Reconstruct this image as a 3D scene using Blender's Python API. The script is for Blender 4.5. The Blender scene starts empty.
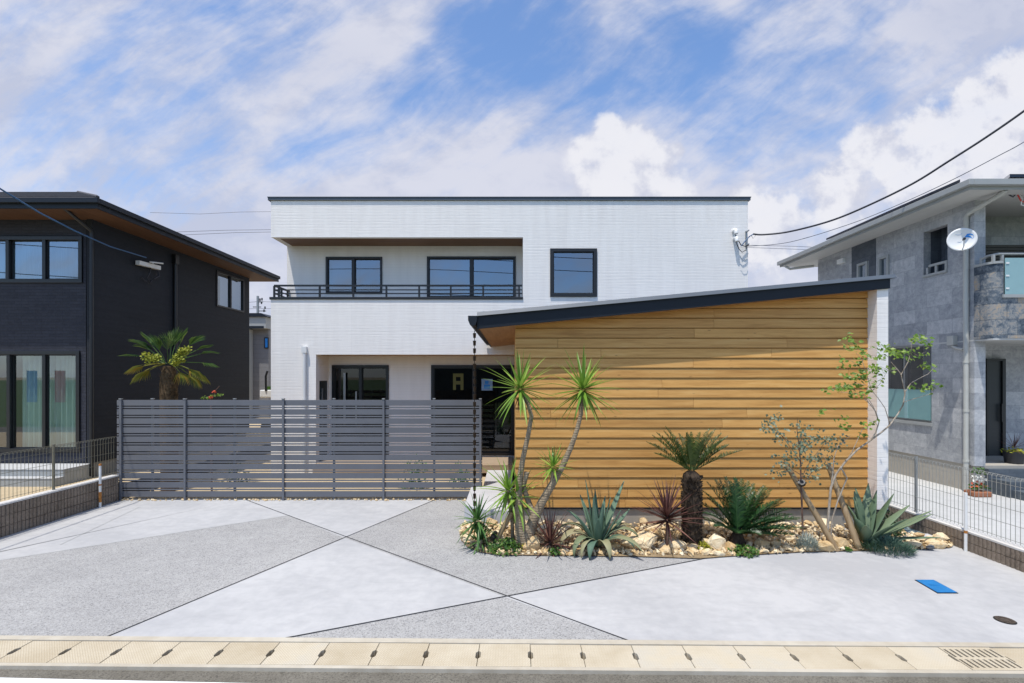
import bpy, bmesh, math, random
from mathutils import Vector, Matrix, Quaternion
random.seed(7)
R = math.radians
scene = bpy.context.scene
C = scene.collection
F = 484.0          # focal length of the photo in pixels
H = 2.5            # eye height in metres

# ------------------------------------------------------------------ camera
cam = bpy.data.cameras.new('Camera'); camo = bpy.data.objects.new('Camera', cam); C.objects.link(camo)
camo.location = (0, 0, H); camo.rotation_euler = (R(90), 0, 0)
cam.sensor_width = 36; cam.lens = F*36/1024; cam.shift_y = 35.5/1024; cam.shift_x = -0.0005
cam.clip_start = 0.05; cam.clip_end = 5000
scene.camera = camo

# ------------------------------------------------------------------ world
SUN_D = Vector((.19, .285, -1)).normalized()
el = math.asin(-SUN_D.z); az = math.atan2(-SUN_D.x, -SUN_D.y)
world = bpy.data.worlds.new('World'); scene.world = world; world.use_nodes = True
def build_world():
    nt = world.node_tree; nt.nodes.clear()
    out = nt.nodes.new('ShaderNodeOutputWorld'); bg = nt.nodes.new('ShaderNodeBackground')
    bg.inputs['Strength'].default_value = 0.118
    nt.links.new(bg.outputs[0], out.inputs[0])
    sky = nt.nodes.new('ShaderNodeTexSky'); sky.sky_type = 'NISHITA'; sky.sun_disc = False
    sky.sun_elevation = el; sky.sun_rotation = az % (2*math.pi); sky.air_density = 1.0; sky.dust_density = 0.6; sky.ozone_density = 1.6
    def setin(n, i, v):
        if v is None: return
        if hasattr(v, 'links'): nt.links.new(v, n.inputs[i])
        else: n.inputs[i].default_value = v
    def m(op, a, b=None, c=None, clamp=False):
        n = nt.nodes.new('ShaderNodeMath'); n.operation = op; n.use_clamp = clamp
        setin(n, 0, a); setin(n, 1, b); setin(n, 2, c); return n.outputs[0]
    def comb(x, y, z=0.0):
        n = nt.nodes.new('ShaderNodeCombineXYZ'); setin(n, 0, x); setin(n, 1, y); setin(n, 2, z); return n.outputs[0]
    def noise(v, sc, det=8, rough=.55, dist=0.0):
        n = nt.nodes.new('ShaderNodeTexNoise'); nt.links.new(v, n.inputs['Vector'])
        n.inputs['Scale'].default_value = sc; n.inputs['Detail'].default_value = det
        n.inputs['Roughness'].default_value = rough; n.inputs['Distortion'].default_value = dist
        return n.outputs[0]
    def sstep(x, lo, hi):
        n = nt.nodes.new('ShaderNodeMapRange'); n.interpolation_type = 'SMOOTHSTEP'
        setin(n, 0, x); n.inputs[1].default_value = lo; n.inputs[2].default_value = hi; return n.outputs[0]
    def mix(f, a, b):
        n = nt.nodes.new('ShaderNodeMix'); n.data_type = 'RGBA'; setin(n, 0, f)
        for i, v in ((6, a), (7, b)):
            if hasattr(v, 'links'): nt.links.new(v, n.inputs[i])
            else: n.inputs[i].default_value = (*v, 1)
        return n.outputs[2]
    tc = nt.nodes.new('ShaderNodeTexCoord'); sep = nt.nodes.new('ShaderNodeSeparateXYZ')
    nt.links.new(tc.outputs['Generated'], sep.inputs[0])
    x, y, z = sep.outputs
    ay = m('MAXIMUM', m('ABSOLUTE', y), .25)
    u = m('DIVIDE', x, ay); v = m('DIVIDE', z, ay)
    def U(px): return (px-512.5)/F
    def V(py): return (377-py)/F
    P = comb(u, m('MULTIPLY', v, 1.5), m('MULTIPLY', y, .3))
    n1 = noise(P, 2.6, 9, .56, .35)
    n2 = noise(P, 9.0, 8, .6, .2)
    a = m('ADD', m('MULTIPLY', u, .84), m('MULTIPLY', v, .54))
    b = m('ADD', m('MULTIPLY', u, -.54), m('MULTIPLY', v, .84))
    warp = m('MULTIPLY', m('SUBTRACT', noise(P, 1.7, 3), .5), .16)
    nc = noise(comb(m('MULTIPLY', a, .75), m('MULTIPLY', m('ADD', b, warp), 3.0), 3.3), 2.6, 10, .62, .12)
    nf = noise(comb(m('MULTIPLY', a, 2.2), m('MULTIPLY', m('ADD', b, warp), 9.0), 7.1), 3.4, 8, .62, .1)
    # places where the blue shows between the clouds
    blue = None
    for (px, py, rx, ry, amp) in ((600,70,110,55,.22),(690,95,75,45,.30),(440,98,70,26,.28),(520,45,60,40,.25),
                                  (225,8,50,16,.38),(290,62,60,26,.20),(800,60,120,50,.16),(920,60,60,40,.05),(330,150,50,25,.14),
                                  (60,20,90,18,.18),(720,20,120,30,.10)):
        du = m('MULTIPLY', m('SUBTRACT', u, U(px)), F/rx); dv = m('MULTIPLY', m('SUBTRACT', v, V(py)), F/ry)
        g = m('MULTIPLY', m('EXPONENT', m('MULTIPLY', m('ADD', m('MULTIPLY', du, du), m('MULTIPLY', dv, dv)), -.7)), amp)
        blue = g if blue is None else m('ADD', blue, g)
    # broad veil
    D = m('ADD', .70, m('MULTIPLY', m('SUBTRACT', n1, .5), 1.25))
    D = m('ADD', D, m('ADD', m('MULTIPLY', m('SUBTRACT', nc, .5), 1.5), m('MULTIPLY', m('SUBTRACT', nf, .5), .50)))
    D = m('SUBTRACT', D, blue)
    D = m('SUBTRACT', D, m('MULTIPLY', sstep(y, .05, -.2), .60))
    D = m('ADD', D, m('MULTIPLY', sstep(v, .50, .18), .34))
    veil = m('MULTIPLY', sstep(m('ADD', D, m('MULTIPLY', m('SUBTRACT', n2, .5), .5)), .06, .95), .95)
    # heaped clouds
    field = None
    for (px, py, r) in ((588,152,20),(612,138,26),(636,146,30),(662,158,20),(678,150,11),(622,176,48),(594,190,36),(655,190,34),
                        (868,138,20),(858,156,22),(884,146,26),(930,132,34),(975,112,40),(1020,92,44),(995,150,70),(918,176,56),
                        (692,214,30),(738,212,34),(772,230,46),(842,196,40)):
        du = m('SUBTRACT', u, U(px)); dv = m('SUBTRACT', v, V(py))
        d = m('SQRT', m('ADD', m('MULTIPLY', du, du), m('MULTIPLY', dv, dv)))
        g = m('SUBTRACT', 1.0, m('MULTIPLY', d, F/r))
        field = g if field is None else m('SMOOTH_MAX', field, g, .35)
    front = sstep(y, .1, .3)
    nb = noise(comb(u, v, 1.7), 13, 8, .58, .1)
    cf = m('ADD', field, m('MULTIPLY', m('SUBTRACT', nb, .5), 1.5))
    cum = m('MULTIPLY', sstep(cf, -.06, .42), front)
    tone = sstep(m('ADD', m('MULTIPLY', n1, .5), m('MULTIPLY', n2, .5)), .38, .60)
    # greyer undersides
    grey = None
    for (px, py, rx, ry, amp) in ((20,98,70,30,.8),(200,235,120,24,.5),(250,62,110,30,.5),(985,20,80,40,.9),(330,245,160,30,.2),(90,190,50,20,.3)):
        du = m('MULTIPLY', m('SUBTRACT', u, U(px)), F/rx); dv = m('MULTIPLY', m('SUBTRACT', v, V(py)), F/ry)
        g = m('MULTIPLY', m('EXPONENT', m('MULTIPLY', m('ADD', m('MULTIPLY', du, du), m('MULTIPLY', dv, dv)), -.8)), amp)
        grey = g if grey is None else m('ADD', grey, g)
    tone = m('SUBTRACT', tone, m('MULTIPLY', grey, m('ADD', .3, n1)), None, True)
    vcol = mix(tone, (4.7, 5.0, 6.2), (6.1, 6.2, 7.0))
    ccol = mix(sstep(m('ADD', nb, m('MULTIPLY', cf, .18)), .40, .66), (5.3, 5.5, 6.5), (7.4, 7.4, 7.8))
    tint = nt.nodes.new('ShaderNodeMix'); tint.data_type = 'RGBA'; tint.blend_type = 'MULTIPLY'; tint.inputs[0].default_value = 1
    nt.links.new(sky.outputs[0], tint.inputs[6]); tint.inputs[7].default_value = (1.42, 1.62, 1.85, 1)
    c1 = mix(veil, tint.outputs[2], vcol)
    c2 = mix(m('MULTIPLY', cum, .9), c1, ccol)
    nt.links.new(c2, bg.inputs['Color'])
build_world()
sl = bpy.data.lights.new('Sun', 'SUN'); sl.energy = 4.6; sl.angle = R(.5); sl.color = (1, .955, .88)
so = bpy.data.objects.new('Sun', sl); C.objects.link(so); so.location = (-5, -8, 30)
so.rotation_euler = SUN_D.to_track_quat('-Z', 'Y').to_euler()
vs = scene.view_settings
vs.view_transform = 'Standard'; vs.look = 'None'; vs.gamma = 1; vs.use_curve_mapping = False; vs.exposure = 0.0

# ------------------------------------------------------------------ helpers
def P(px, py, Y): return Vector(((px-512.5)*Y/F, Y, H-(py-377)*Y/F))
def G(px, py, z=0.0):
    Y = (H-z)*F/(py-377); return Vector(((px-512.5)*Y/F, Y, z))

class MB:
    def __init__(s): s.v = []; s.f = []; s.smooth = []
    def add(s, vs, fs, smooth=False):
        o = len(s.v); s.v += [Vector(p) for p in vs]; s.f += [tuple(i+o for i in f) for f in fs]; s.smooth += [smooth]*len(fs)
    def quad(s, a, b, c, d): s.add([a, b, c, d], [(0, 1, 2, 3)])
    def poly(s, pts): s.add(pts, [tuple(range(len(pts)))])
    def box(s, x0, x1, y0, y1, z0, z1):
        s.add([(x0,y0,z0),(x1,y0,z0),(x1,y1,z0),(x0,y1,z0),(x0,y0,z1),(x1,y0,z1),(x1,y1,z1),(x0,y1,z1)],
              [(0,3,2,1),(4,5,6,7),(0,1,5,4),(1,2,6,5),(2,3,7,6),(3,0,4,7)]); return s
    def prism(s, pts, vec):           # polygon extruded along vec
        n = len(pts); a = [Vector(p) for p in pts]; b = [p+Vector(vec) for p in a]
        fs = [tuple(range(n))[::-1], tuple(range(n, 2*n))] + [(i, (i+1) % n, n+(i+1) % n, n+i) for i in range(n)]
        s.add(a+b, fs); return s
    def tube(s, pts, rad, n=8, cap=True, smooth=True):
        pts = [Vector(p) for p in pts]
        if not hasattr(rad, '__len__'): rad = [rad]*len(pts)
        vs = []; fs = []; side = None
        for i, p in enumerate(pts):
            t = (pts[min(i+1, len(pts)-1)]-pts[max(i-1, 0)]).normalized()
            if side is None:
                side = t.orthogonal().normalized()
            else:
                side = (side - t*side.dot(t)).normalized()
            up = t.cross(side)
            for k in range(n):
                a = 2*math.pi*k/n; vs.append(p+(side*math.cos(a)+up*math.sin(a))*rad[i])
        for i in range(len(pts)-1):
            for k in range(n): fs.append((i*n+k, i*n+(k+1) % n, (i+1)*n+(k+1) % n, (i+1)*n+k))
        s.add(vs, fs, smooth)
        if cap:
            m = len(pts)-1
            s.add(vs[:n], [tuple(range(n))[::-1]]); s.add(vs[m*n:], [tuple(range(n))])
        return s
    def bar(s, a, b, w, d=None):       # straight square bar
        s.tube([a, b], w*.7071, 4, True, False); return s
    def build(s, name, mat, parent=None, origin=None, bevel=0, kind=None):
        o = Vector(origin) if origin is not None else (ORG[parent.name] if parent else Vector((0, 0, 0)))
        me = bpy.data.meshes.new(name); me.from_pydata([tuple(p-o) for p in s.v], [], s.f)
        me.polygons.foreach_set('use_smooth', s.smooth); me.materials.append(mat); me.update()
        ob = bpy.data.objects.new(name, me); C.objects.link(ob); ORG[ob.name] = o
        if parent: ob.parent = parent
        else: ob.location = o
        if bevel:
            b = ob.modifiers.new('b', 'BEVEL'); b.width = bevel; b.segments = 2; b.limit_method = 'ANGLE'
        if kind: ob['kind'] = kind
        return ob
ORG = {}
def tag(o, label, cat, group=None):
    o['label'] = label; o['category'] = cat
    if group: o['group'] = group
    return o
def thing(name, label, cat, loc, group=None):
    o = bpy.data.objects.new(name, None); C.objects.link(o); o.location = loc; o.empty_display_size = .1
    ORG[o.name] = Vector(loc); return tag(o, label, cat, group)
def copy_tree(o, parent=None):
    c = o.copy(); C.objects.link(c); c.parent = parent
    for ch in list(o.children): copy_tree(ch, c)
    return c

def wall(mb, axis, c, n, u0, u1, z0, z1, holes, depth):
    us = sorted(set([u0, u1]+[min(max(q, u0), u1) for h in holes for q in h[:2]]))
    zs = sorted(set([z0, z1]+[min(max(q, z0), z1) for h in holes for q in h[2:]]))
    def pt(u, z, k):
        w = c - n*depth*k
        return (u, w, z) if axis == 'y' else (w, u, z)
    nu, nz = len(us)-1, len(zs)-1
    def solid(i, j):
        if not (0 <= i < nu and 0 <= j < nz): return False
        cu, cz = (us[i]+us[i+1])/2, (zs[j]+zs[j+1])/2
        return not any(h[0] < cu < h[1] and h[2] < cz < h[3] for h in holes)
    for i in range(nu):
        for j in range(nz):
            if not solid(i, j): continue
            a, b, lo, hi = us[i], us[i+1], zs[j], zs[j+1]
            for k in (0, 1): mb.quad(pt(a, lo, k), pt(b, lo, k), pt(b, hi, k), pt(a, hi, k))
            if not solid(i-1, j): mb.quad(pt(a, lo, 0), pt(a, hi, 0), pt(a, hi, 1), pt(a, lo, 1))
            if not solid(i+1, j): mb.quad(pt(b, lo, 0), pt(b, hi, 0), pt(b, hi, 1), pt(b, lo, 1))
            if not solid(i, j-1): mb.quad(pt(a, lo, 0), pt(b, lo, 0), pt(b, lo, 1), pt(a, lo, 1))
            if not solid(i, j+1): mb.quad(pt(a, hi, 0), pt(b, hi, 0), pt(b, hi, 1), pt(a, hi, 1))

# ------------------------------------------------------------------ materials
class NT:
    def __init__(s, name):
        s.m = bpy.data.materials.new(name); s.m.use_nodes = True; s.t = s.m.node_tree; s.t.nodes.clear()
        s.out = s.t.nodes.new('ShaderNodeOutputMaterial'); s.tc = s.t.nodes.new('ShaderNodeTexCoord')
    def new(s, k, **kw):
        n = s.t.nodes.new('ShaderNode'+k)
        for a, b in kw.items(): setattr(n, a, b)
        return n
    def link(s, a, b): s.t.links.new(a, b)
    def put(s, sock, v):
        if hasattr(v, 'links'): s.link(v, sock)
        elif isinstance(v, (tuple, list)): sock.default_value = (*v, 1) if len(v) == 3 and len(sock.default_value) == 4 else v
        else: sock.default_value = v
    def obj(s): return s.tc.outputs['Object']
    def pos(s): return s.new('NewGeometry').outputs['Position']
    def mapping(s, v, sc=(1,1,1), rot=(0,0,0)):
        n = s.new('Mapping'); s.link(v, n.inputs[0]); n.inputs['Scale'].default_value = sc; n.inputs['Rotation'].default_value = rot; return n.outputs[0]
    def noise(s, v, sc, det=6, rough=.55, dist=0.):
        n = s.new('TexNoise'); s.link(v, n.inputs['Vector'])
        n.inputs['Scale'].default_value = sc; n.inputs['Detail'].default_value = det; n.inputs['Roughness'].default_value = rough; n.inputs['Distortion'].default_value = dist
        return n.outputs[0]
    def ramp(s, f, stops):
        n = s.new('ValToRGB'); s.link(f, n.inputs[0]); r = n.color_ramp
        while len(r.elements) < len(stops): r.elements.new(.5)
        for e, (p, c) in zip(r.elements, stops): e.position = p; e.color = (*c, 1) if len(c) == 3 else c
        return n.outputs[0]
    def mix(s, f, a, b, mode='MIX'):
        n = s.new('Mix', data_type='RGBA', blend_type=mode); s.put(n.inputs[0], f); s.put(n.inputs[6], a); s.put(n.inputs[7], b); return n.outputs[2]
    def math(s, op, a, b=None, clamp=False):
        n = s.new('Math', operation=op, use_clamp=clamp); s.put(n.inputs[0], a)
        if b is not None: s.put(n.inputs[1], b)
        return n.outputs[0]
    def rnd(s): return s.new('NewGeometry').outputs['Random Per Island']
    def bump(s, h, st=.3, d=.01, prev=None):
        n = s.new('Bump'); n.inputs['Strength'].default_value = st; n.inputs['Distance'].default_value = d; s.link(h, n.inputs['Height'])
        if prev is not None: s.link(prev, n.inputs['Normal'])
        return n.outputs[0]
    def bsdf(s, col, rough=.6, metal=0, spec=.5, normal=None, trans=None, coat=0):
        b = s.new('BsdfPrincipled'); s.put(b.inputs['Base Color'], col); s.put(b.inputs['Roughness'], rough); s.put(b.inputs['Metallic'], metal)
        s.put(b.inputs['Specular IOR Level'], spec); b.inputs['Coat Weight'].default_value = coat
        if normal is not None: s.link(normal, b.inputs['Normal'])
        last = b.outputs[0]
        if trans is not None:
            tb = s.new('BsdfTranslucent'); s.put(tb.inputs[0], col); mx = s.new('MixShader'); mx.inputs[0].default_value = trans
            s.link(last, mx.inputs[1]); s.link(tb.outputs[0], mx.inputs[2]); last = mx.outputs[0]
        s.link(last, s.out.inputs[0]); return s.m
def sheetvec(n):                      # (x+y, z): wraps wall patterns round corners
    sp = n.new('SeparateXYZ'); n.link(n.pos(), sp.inputs[0])
    cb = n.new('CombineXYZ'); n.link(n.math('ADD', sp.outputs[0], sp.outputs[1]), cb.inputs[0]); n.link(sp.outputs[2], cb.inputs[1])
    return cb.outputs[0], sp
def plain(name, col, rough=.55, metal=0, var=.12, sc=6, bumpst=.05, spec=.5, coat=0):
    n = NT(name); v = n.pos(); f = n.noise(v, sc, 6)
    c = n.ramp(f, [(.25, tuple(x*(1-var) for x in col)), (.75, tuple(min(1, x*(1+var)) for x in col))])
    f2 = n.noise(v, sc*14, 4)
    r = n.math('ADD', rough-.06, n.math('MULTIPLY', f, .12))
    return n.bsdf(c, r, metal, spec, n.bump(f2, bumpst, .004), coat=coat)
def leafmat(name, stops, rough=.45, trans=.25, spec=.4):
    n = NT(name); f = n.math('ADD', n.math('MULTIPLY', n.rnd(), .7), n.math('MULTIPLY', n.noise(n.pos(), 22, 3), .3))
    return n.bsdf(n.ramp(f, stops), rough, 0, spec, trans=trans)
M = {}
def m_white_siding():
    n = NT('white_siding'); v, sp = sheetvec(n)
    w = n.new('TexWave', wave_type='BANDS', bands_direction='Y', wave_profile='SAW'); n.link(v, w.inputs[0]); w.inputs['Scale'].default_value = 4.2; w.inputs['Distortion'].default_value = .0
    rip = n.noise(n.mapping(v, (1.3, 16, 1)), 1.6, 5, .6)
    seam = n.new('TexBrick'); n.link(v, seam.inputs[0]); seam.offset = 0; seam.inputs['Scale'].default_value = 1; seam.inputs['Brick Width'].default_value = 2.78; seam.inputs['Row Height'].default_value = .46
    seam.inputs['Mortar Size'].default_value = .004; seam.inputs['Color1'].default_value = (1,1,1,1); seam.inputs['Color2'].default_value = (.97,.97,.97,1); seam.inputs['Mortar'].default_value = (.91,.91,.91,1); seam.inputs['Mortar Smooth'].default_value = .3
    g = n.ramp(w.outputs['Fac'], [(0, (0,0,0)), (.10, (1,1,1)), (.9, (1,1,1)), (1, (0,0,0))])
    dirt = n.noise(n.mapping(v, (2.5, .25, 1)), 2.2, 6)
    c = n.ramp(dirt, [(.3, (.81,.77,.725)), (.7, (.875,.838,.79))])
    c = n.mix(1, c, seam.outputs[0], 'MULTIPLY')
    c = n.mix(.05, c, g, 'MULTIPLY')
    h = n.math('ADD', n.math('MULTIPLY', g, .28), n.math('MULTIPLY', rip, .75))
    return n.bsdf(c, .6, 0, .3, n.bump(h, .40, .012))
M['white'] = m_white_siding()
M['smooth_white'] = plain('smooth_white_render', (.82,.80,.77), .7, var=.03)
def m_wood(name, a, b, c_, vec=(.35, 6, 6)):
    n = NT(name); v = n.pos(); r = n.rnd()
    off = n.new('VectorMath', operation='ADD'); n.link(v, off.inputs[0]); cb = n.new('CombineXYZ'); n.link(n.math('MULTIPLY', r, 37), cb.inputs[0]); n.link(n.math('MULTIPLY', r, 11), cb.inputs[2]); n.link(cb.outputs[0], off.inputs[1])
    mp = n.mapping(off.outputs[0], vec)
    g1 = n.noise(mp, 3.2, 8, .62, .6); g2 = n.noise(n.mapping(off.outputs[0], (vec[0]*2.5, vec[1]*6, vec[2]*6)), 6, 5, .6)
    c = n.ramp(g1, [(.28, a), (.52, b), (.74, c_)])
    c = n.mix(n.math('MULTIPLY', g2, .28), c, tuple(x*.55 for x in a), 'MIX')
    tone = n.ramp(r, [(0, (.90,.89,.87)), (.35, (.99,.98,.97)), (.7, (1.04,1.04,1.04)), (1, (1.12,1.12,1.10))])
    c = n.mix(1, c, tone, 'MULTIPLY')
    k = n.new('TexVoronoi'); n.link(n.mapping(off.outputs[0], (1.0, 3.2, 3.2)), k.inputs[0]); k.inputs['Scale'].default_value = 2.1
    knot = n.ramp(k.outputs['Distance'], [(.03, (1,1,1)), (.075, (0,0,0))])
    c = n.mix(n.math('MULTIPLY', knot, .55), c, (.13,.055,.018))
    return n.bsdf(c, .55, 0, .35, n.bump(g2, .12, .004))
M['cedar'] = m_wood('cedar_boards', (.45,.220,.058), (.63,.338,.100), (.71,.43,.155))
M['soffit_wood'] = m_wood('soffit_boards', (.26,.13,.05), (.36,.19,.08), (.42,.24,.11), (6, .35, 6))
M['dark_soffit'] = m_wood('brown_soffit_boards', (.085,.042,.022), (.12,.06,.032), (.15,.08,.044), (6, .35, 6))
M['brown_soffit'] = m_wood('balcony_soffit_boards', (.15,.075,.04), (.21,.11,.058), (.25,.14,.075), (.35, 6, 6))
M['deck'] = m_wood('deck_boards', (.30,.22,.15), (.40,.31,.22), (.47,.37,.27), (.35, 6, 6))
M['stake'] = m_wood('stake_wood', (.22,.15,.08), (.31,.22,.12), (.38,.28,.17), (6, 6, .6))
M['dark_metal'] = plain('dark_blue_grey_metal', (.011,.015,.022), .5, .0, .1, 3, .02, .3)
M['flashing'] = plain('slate_flashing', (.060,.078,.10), .55, 0, .1, 3, .02)
M['black'] = plain('black_frame', (.010,.011,.013), .38, 0, .1, 6, .02)
M['fence'] = plain('grey_aluminium_fence', (.138,.143,.158), .45, .15, .06, 3, .02)
M['bronze'] = plain('bronze_chain', (.045,.032,.022), .4, .7, .2, 20, .05)
M['white_metal'] = plain('white_enamel', (.72,.72,.70), .4, 0, .05)
M['beige_pipe'] = plain('beige_pipe', (.46,.46,.42), .45, 0, .06)
M['grey_metal'] = plain('grey_metal', (.30,.31,.31), .4, .6, .1)
M['mesh_wire'] = plain('olive_grey_wire', (.17,.16,.12), .45, .2, .1)
M['mesh_wire_pale'] = plain('pale_grey_wire', (.34,.34,.31), .45, .2, .1)
M['rust'] = plain('rust', (.42,.17,.035), .85, 0, .35, 30, .3)
M['blue_cable'] = plain('blue_cable', (.03,.10,.22), .4)
M['black_cable'] = plain('black_cable', (.018,.020,.03), .45)
M['far_cable'] = plain('far_grey_cable', (.10,.11,.14), .5)
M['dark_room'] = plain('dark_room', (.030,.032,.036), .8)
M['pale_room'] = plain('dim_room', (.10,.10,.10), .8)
def m_glass(name, refl, tint, rough=0.0, gl=(.92,.96,1)):
    n = NT(name); g = n.new('BsdfGlossy'); g.inputs['Color'].default_value = (*gl, 1); g.inputs['Roughness'].default_value = rough
    t = n.new('BsdfTransparent'); t.inputs['Color'].default_value = (*tint, 1)
    lw = n.new('LayerWeight'); lw.inputs[0].default_value = .25
    f = n.math('ADD', refl, n.math('MULTIPLY', lw.outputs['Facing'], .35), True)
    mx = n.new('MixShader'); n.link(f, mx.inputs[0]); n.link(t.outputs[0], mx.inputs[1]); n.link(g.outputs[0], mx.inputs[2]); n.link(mx.outputs[0], n.out.inputs[0]); return n.m
M['glass'] = m_glass('window_glass', .27, (.42,.46,.48), 0, (.70,.82,.95))
M['glass_dark'] = m_glass('dark_window_glass', .05, (.40,.44,.46))
M['glass_clear'] = m_glass('clear_window_glass', .16, (.62,.74,.72))
M['frosted'] = plain('frosted_teal_glass', (.18,.33,.33), .35, 0, .05)
M['balcony_glass'] = plain('pale_green_glass', (.25,.40,.41), .18, 0, .04)
def m_curtain():
    n = NT('curtain_fabric'); f = n.noise(n.mapping(n.pos(), (16, 16, .4)), 1.5, 3)
    return n.bsdf(n.ramp(f, [(.3, (.60,.70,.67)), (.7, (.82,.90,.87))]), .9, trans=.3)
M['curtain'] = m_curtain()
def m_blind():
    n = NT('lace_blind'); v = n.pos(); w = n.new('TexChecker'); n.link(n.mapping(v, (1,1,1)), w.inputs[0]); w.inputs['Scale'].default_value = 26
    return n.bsdf(n.mix(w.outputs[1], (.40,.46,.54), (.28,.34,.42)), .9)
M['blind'] = m_blind()
def m_concrete(name, lo, hi, rough=.75, speck=0):
    n = NT(name); v = n.pos(); f = n.noise(v, .55, 9, .6, .4); f2 = n.noise(v, 7, 6, .6); f3 = n.noise(v, 160, 3)
    mixf = n.math('ADD', n.math('MULTIPLY', f, .65), n.math('MULTIPLY', f2, .35))
    c = n.ramp(mixf, [(.40, lo), (.60, hi)]); h = n.math('ADD', n.math('MULTIPLY', f2, .5), f3)
    # trowel sweeps
    tr = n.noise(n.mapping(v, (.8, 3.0, 1), (0, 0, .5)), 1.6, 6, .6, 1.2); c = n.mix(n.ramp(tr, [(.52, (0,0,0)), (.75, (.45,.45,.45))]), c, tuple(x*.88 for x in lo))
    if speck:
        vo = n.new('TexVoronoi'); n.link(v, vo.inputs[0]); vo.inputs['Scale'].default_value = 95; vo.inputs['Randomness'].default_value = 1
        sepc = n.new('SeparateColor'); n.link(vo.outputs['Color'], sepc.inputs[0])
        st = n.ramp(sepc.outputs[0], [(0, (.32,.32,.34)), (.08, (.50,.50,.51)), (.2, (.70,.69,.68)), (.5, (.90,.90,.90)), (1, (1.12,1.12,1.12))])
        c = n.mix(speck, c, n.mix(1, c, st, 'MULTIPLY'))
        d2 = n.noise(v, 34, 3, .7); c = n.mix(n.ramp(d2, [(.5, (0,0,0)), (.72, (.35,.35,.35))]), c, tuple(x*.70 for x in lo))
        return n.bsdf(c, rough, 0, .35, n.bump(vo.outputs['Distance'], .5, .006))
    return n.bsdf(c, rough, 0, .35, n.bump(h, .12, .004))
M['smooth_concrete'] = m_concrete('troweled_concrete', (.365,.365,.37), (.455,.452,.45))
M['aggregate'] = m_concrete('washed_aggregate', (.335,.33,.325), (.40,.395,.385), .8, .75)
M['slab'] = m_concrete('entrance_slab', (.44,.44,.45), (.52,.52,.53))
M['foundation'] = m_concrete('foundation_render', (.33,.305,.26), (.39,.36,.31))
M['tan_concrete'] = m_concrete('gutter_concrete', (.40,.355,.28), (.50,.46,.38))
M['yard_concrete'] = m_concrete('yard_concrete', (.43,.43,.42), (.50,.50,.49))
M['terrace'] = m_concrete('terrace_concrete', (.30,.31,.30), (.37,.38,.37))
M['asphalt'] = m_concrete('asphalt', (.13,.118,.095), (.19,.175,.145), .9, .7)
M['road_paint'] = plain('road_paint', (.78,.78,.77), .7, 0, .06, 5, .2)
M['joint'] = plain('joint_filler', (.025,.025,.028), .9)
M['moss_joint'] = plain('dirt_joint', (.09,.07,.045), .95, 0, .4, 12)
def m_sand(name, a, b, sc=40):
    n = NT(name); v = n.pos(); f = n.noise(v, 3, 8, .65); f2 = n.noise(v, sc, 6, .7)
    c = n.ramp(n.math('ADD', n.math('MULTIPLY', f, .5), n.math('MULTIPLY', f2, .5)), [(.35, a), (.65, b)])
    return n.bsdf(c, .95, 0, .2, n.bump(f2, .6, .02))
M['sand'] = m_sand('sandy_yard', (.40,.31,.19), (.55,.45,.30))
M['soil'] = m_sand('bed_soil', (.16,.11,.06), (.36,.27,.16))
M['earth'] = m_sand('bare_earth', (.20,.17,.11), (.30,.26,.18), 6)
M['grass'] = m_sand('far_grass', (.055,.085,.035), (.09,.13,.055), 8)
M['blue_gravel'] = m_sand('blue_grey_gravel', (.08,.13,.14), (.30,.37,.38), 70)
def m_stone(name, a, b, c_):
    n = NT(name); v = n.obj(); oi = n.new('ObjectInfo').outputs['Random']; isl = n.rnd()
    f = n.noise(n.pos(), 9, 8, .65, .6); r = n.math('FRACT', n.math('ADD', oi, n.math('MULTIPLY', isl, .9)))
    c = n.ramp(n.math('ADD', n.math('MULTIPLY', f, .6), n.math('MULTIPLY', r, .4)), [(.26, a), (.46, b), (.68, c_)])
    vein = n.noise(n.mapping(n.pos(), (6, 6, 20), (.4, .7, .2)), 3, 6, .7, 1.0); c = n.mix(n.ramp(vein, [(.55, (0,0,0)), (.68, (.75,.75,.75))]), c, (.36,.20,.075))
    return n.bsdf(c, .8, 0, .3, n.bump(n.noise(n.pos(), 30, 8, .7), .6, .02))
M['stone'] = m_stone('cream_stone', (.46,.30,.13), (.65,.49,.28), (.77,.66,.46))
M['grey_stone'] = m_stone('grey_stone', (.10,.11,.12), (.17,.18,.19), (.24,.25,.25))
def m_block():
    n = NT('split_block'); v = n.pos(); f = n.noise(v, 30, 7, .7); f2 = n.noise(v, 3, 5)
    c = n.ramp(n.math('ADD', n.math('MULTIPLY', f, .6), n.math('MULTIPLY', f2, .4)), [(.32, (.13,.10,.075)), (.66, (.30,.245,.195))])
    return n.bsdf(c, .95, 0, .2, n.bump(f, .8, .012))
M['block'] = m_block()
M['coping'] = m_concrete('pale_coping', (.52,.50,.47), (.62,.60,.57))
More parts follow.
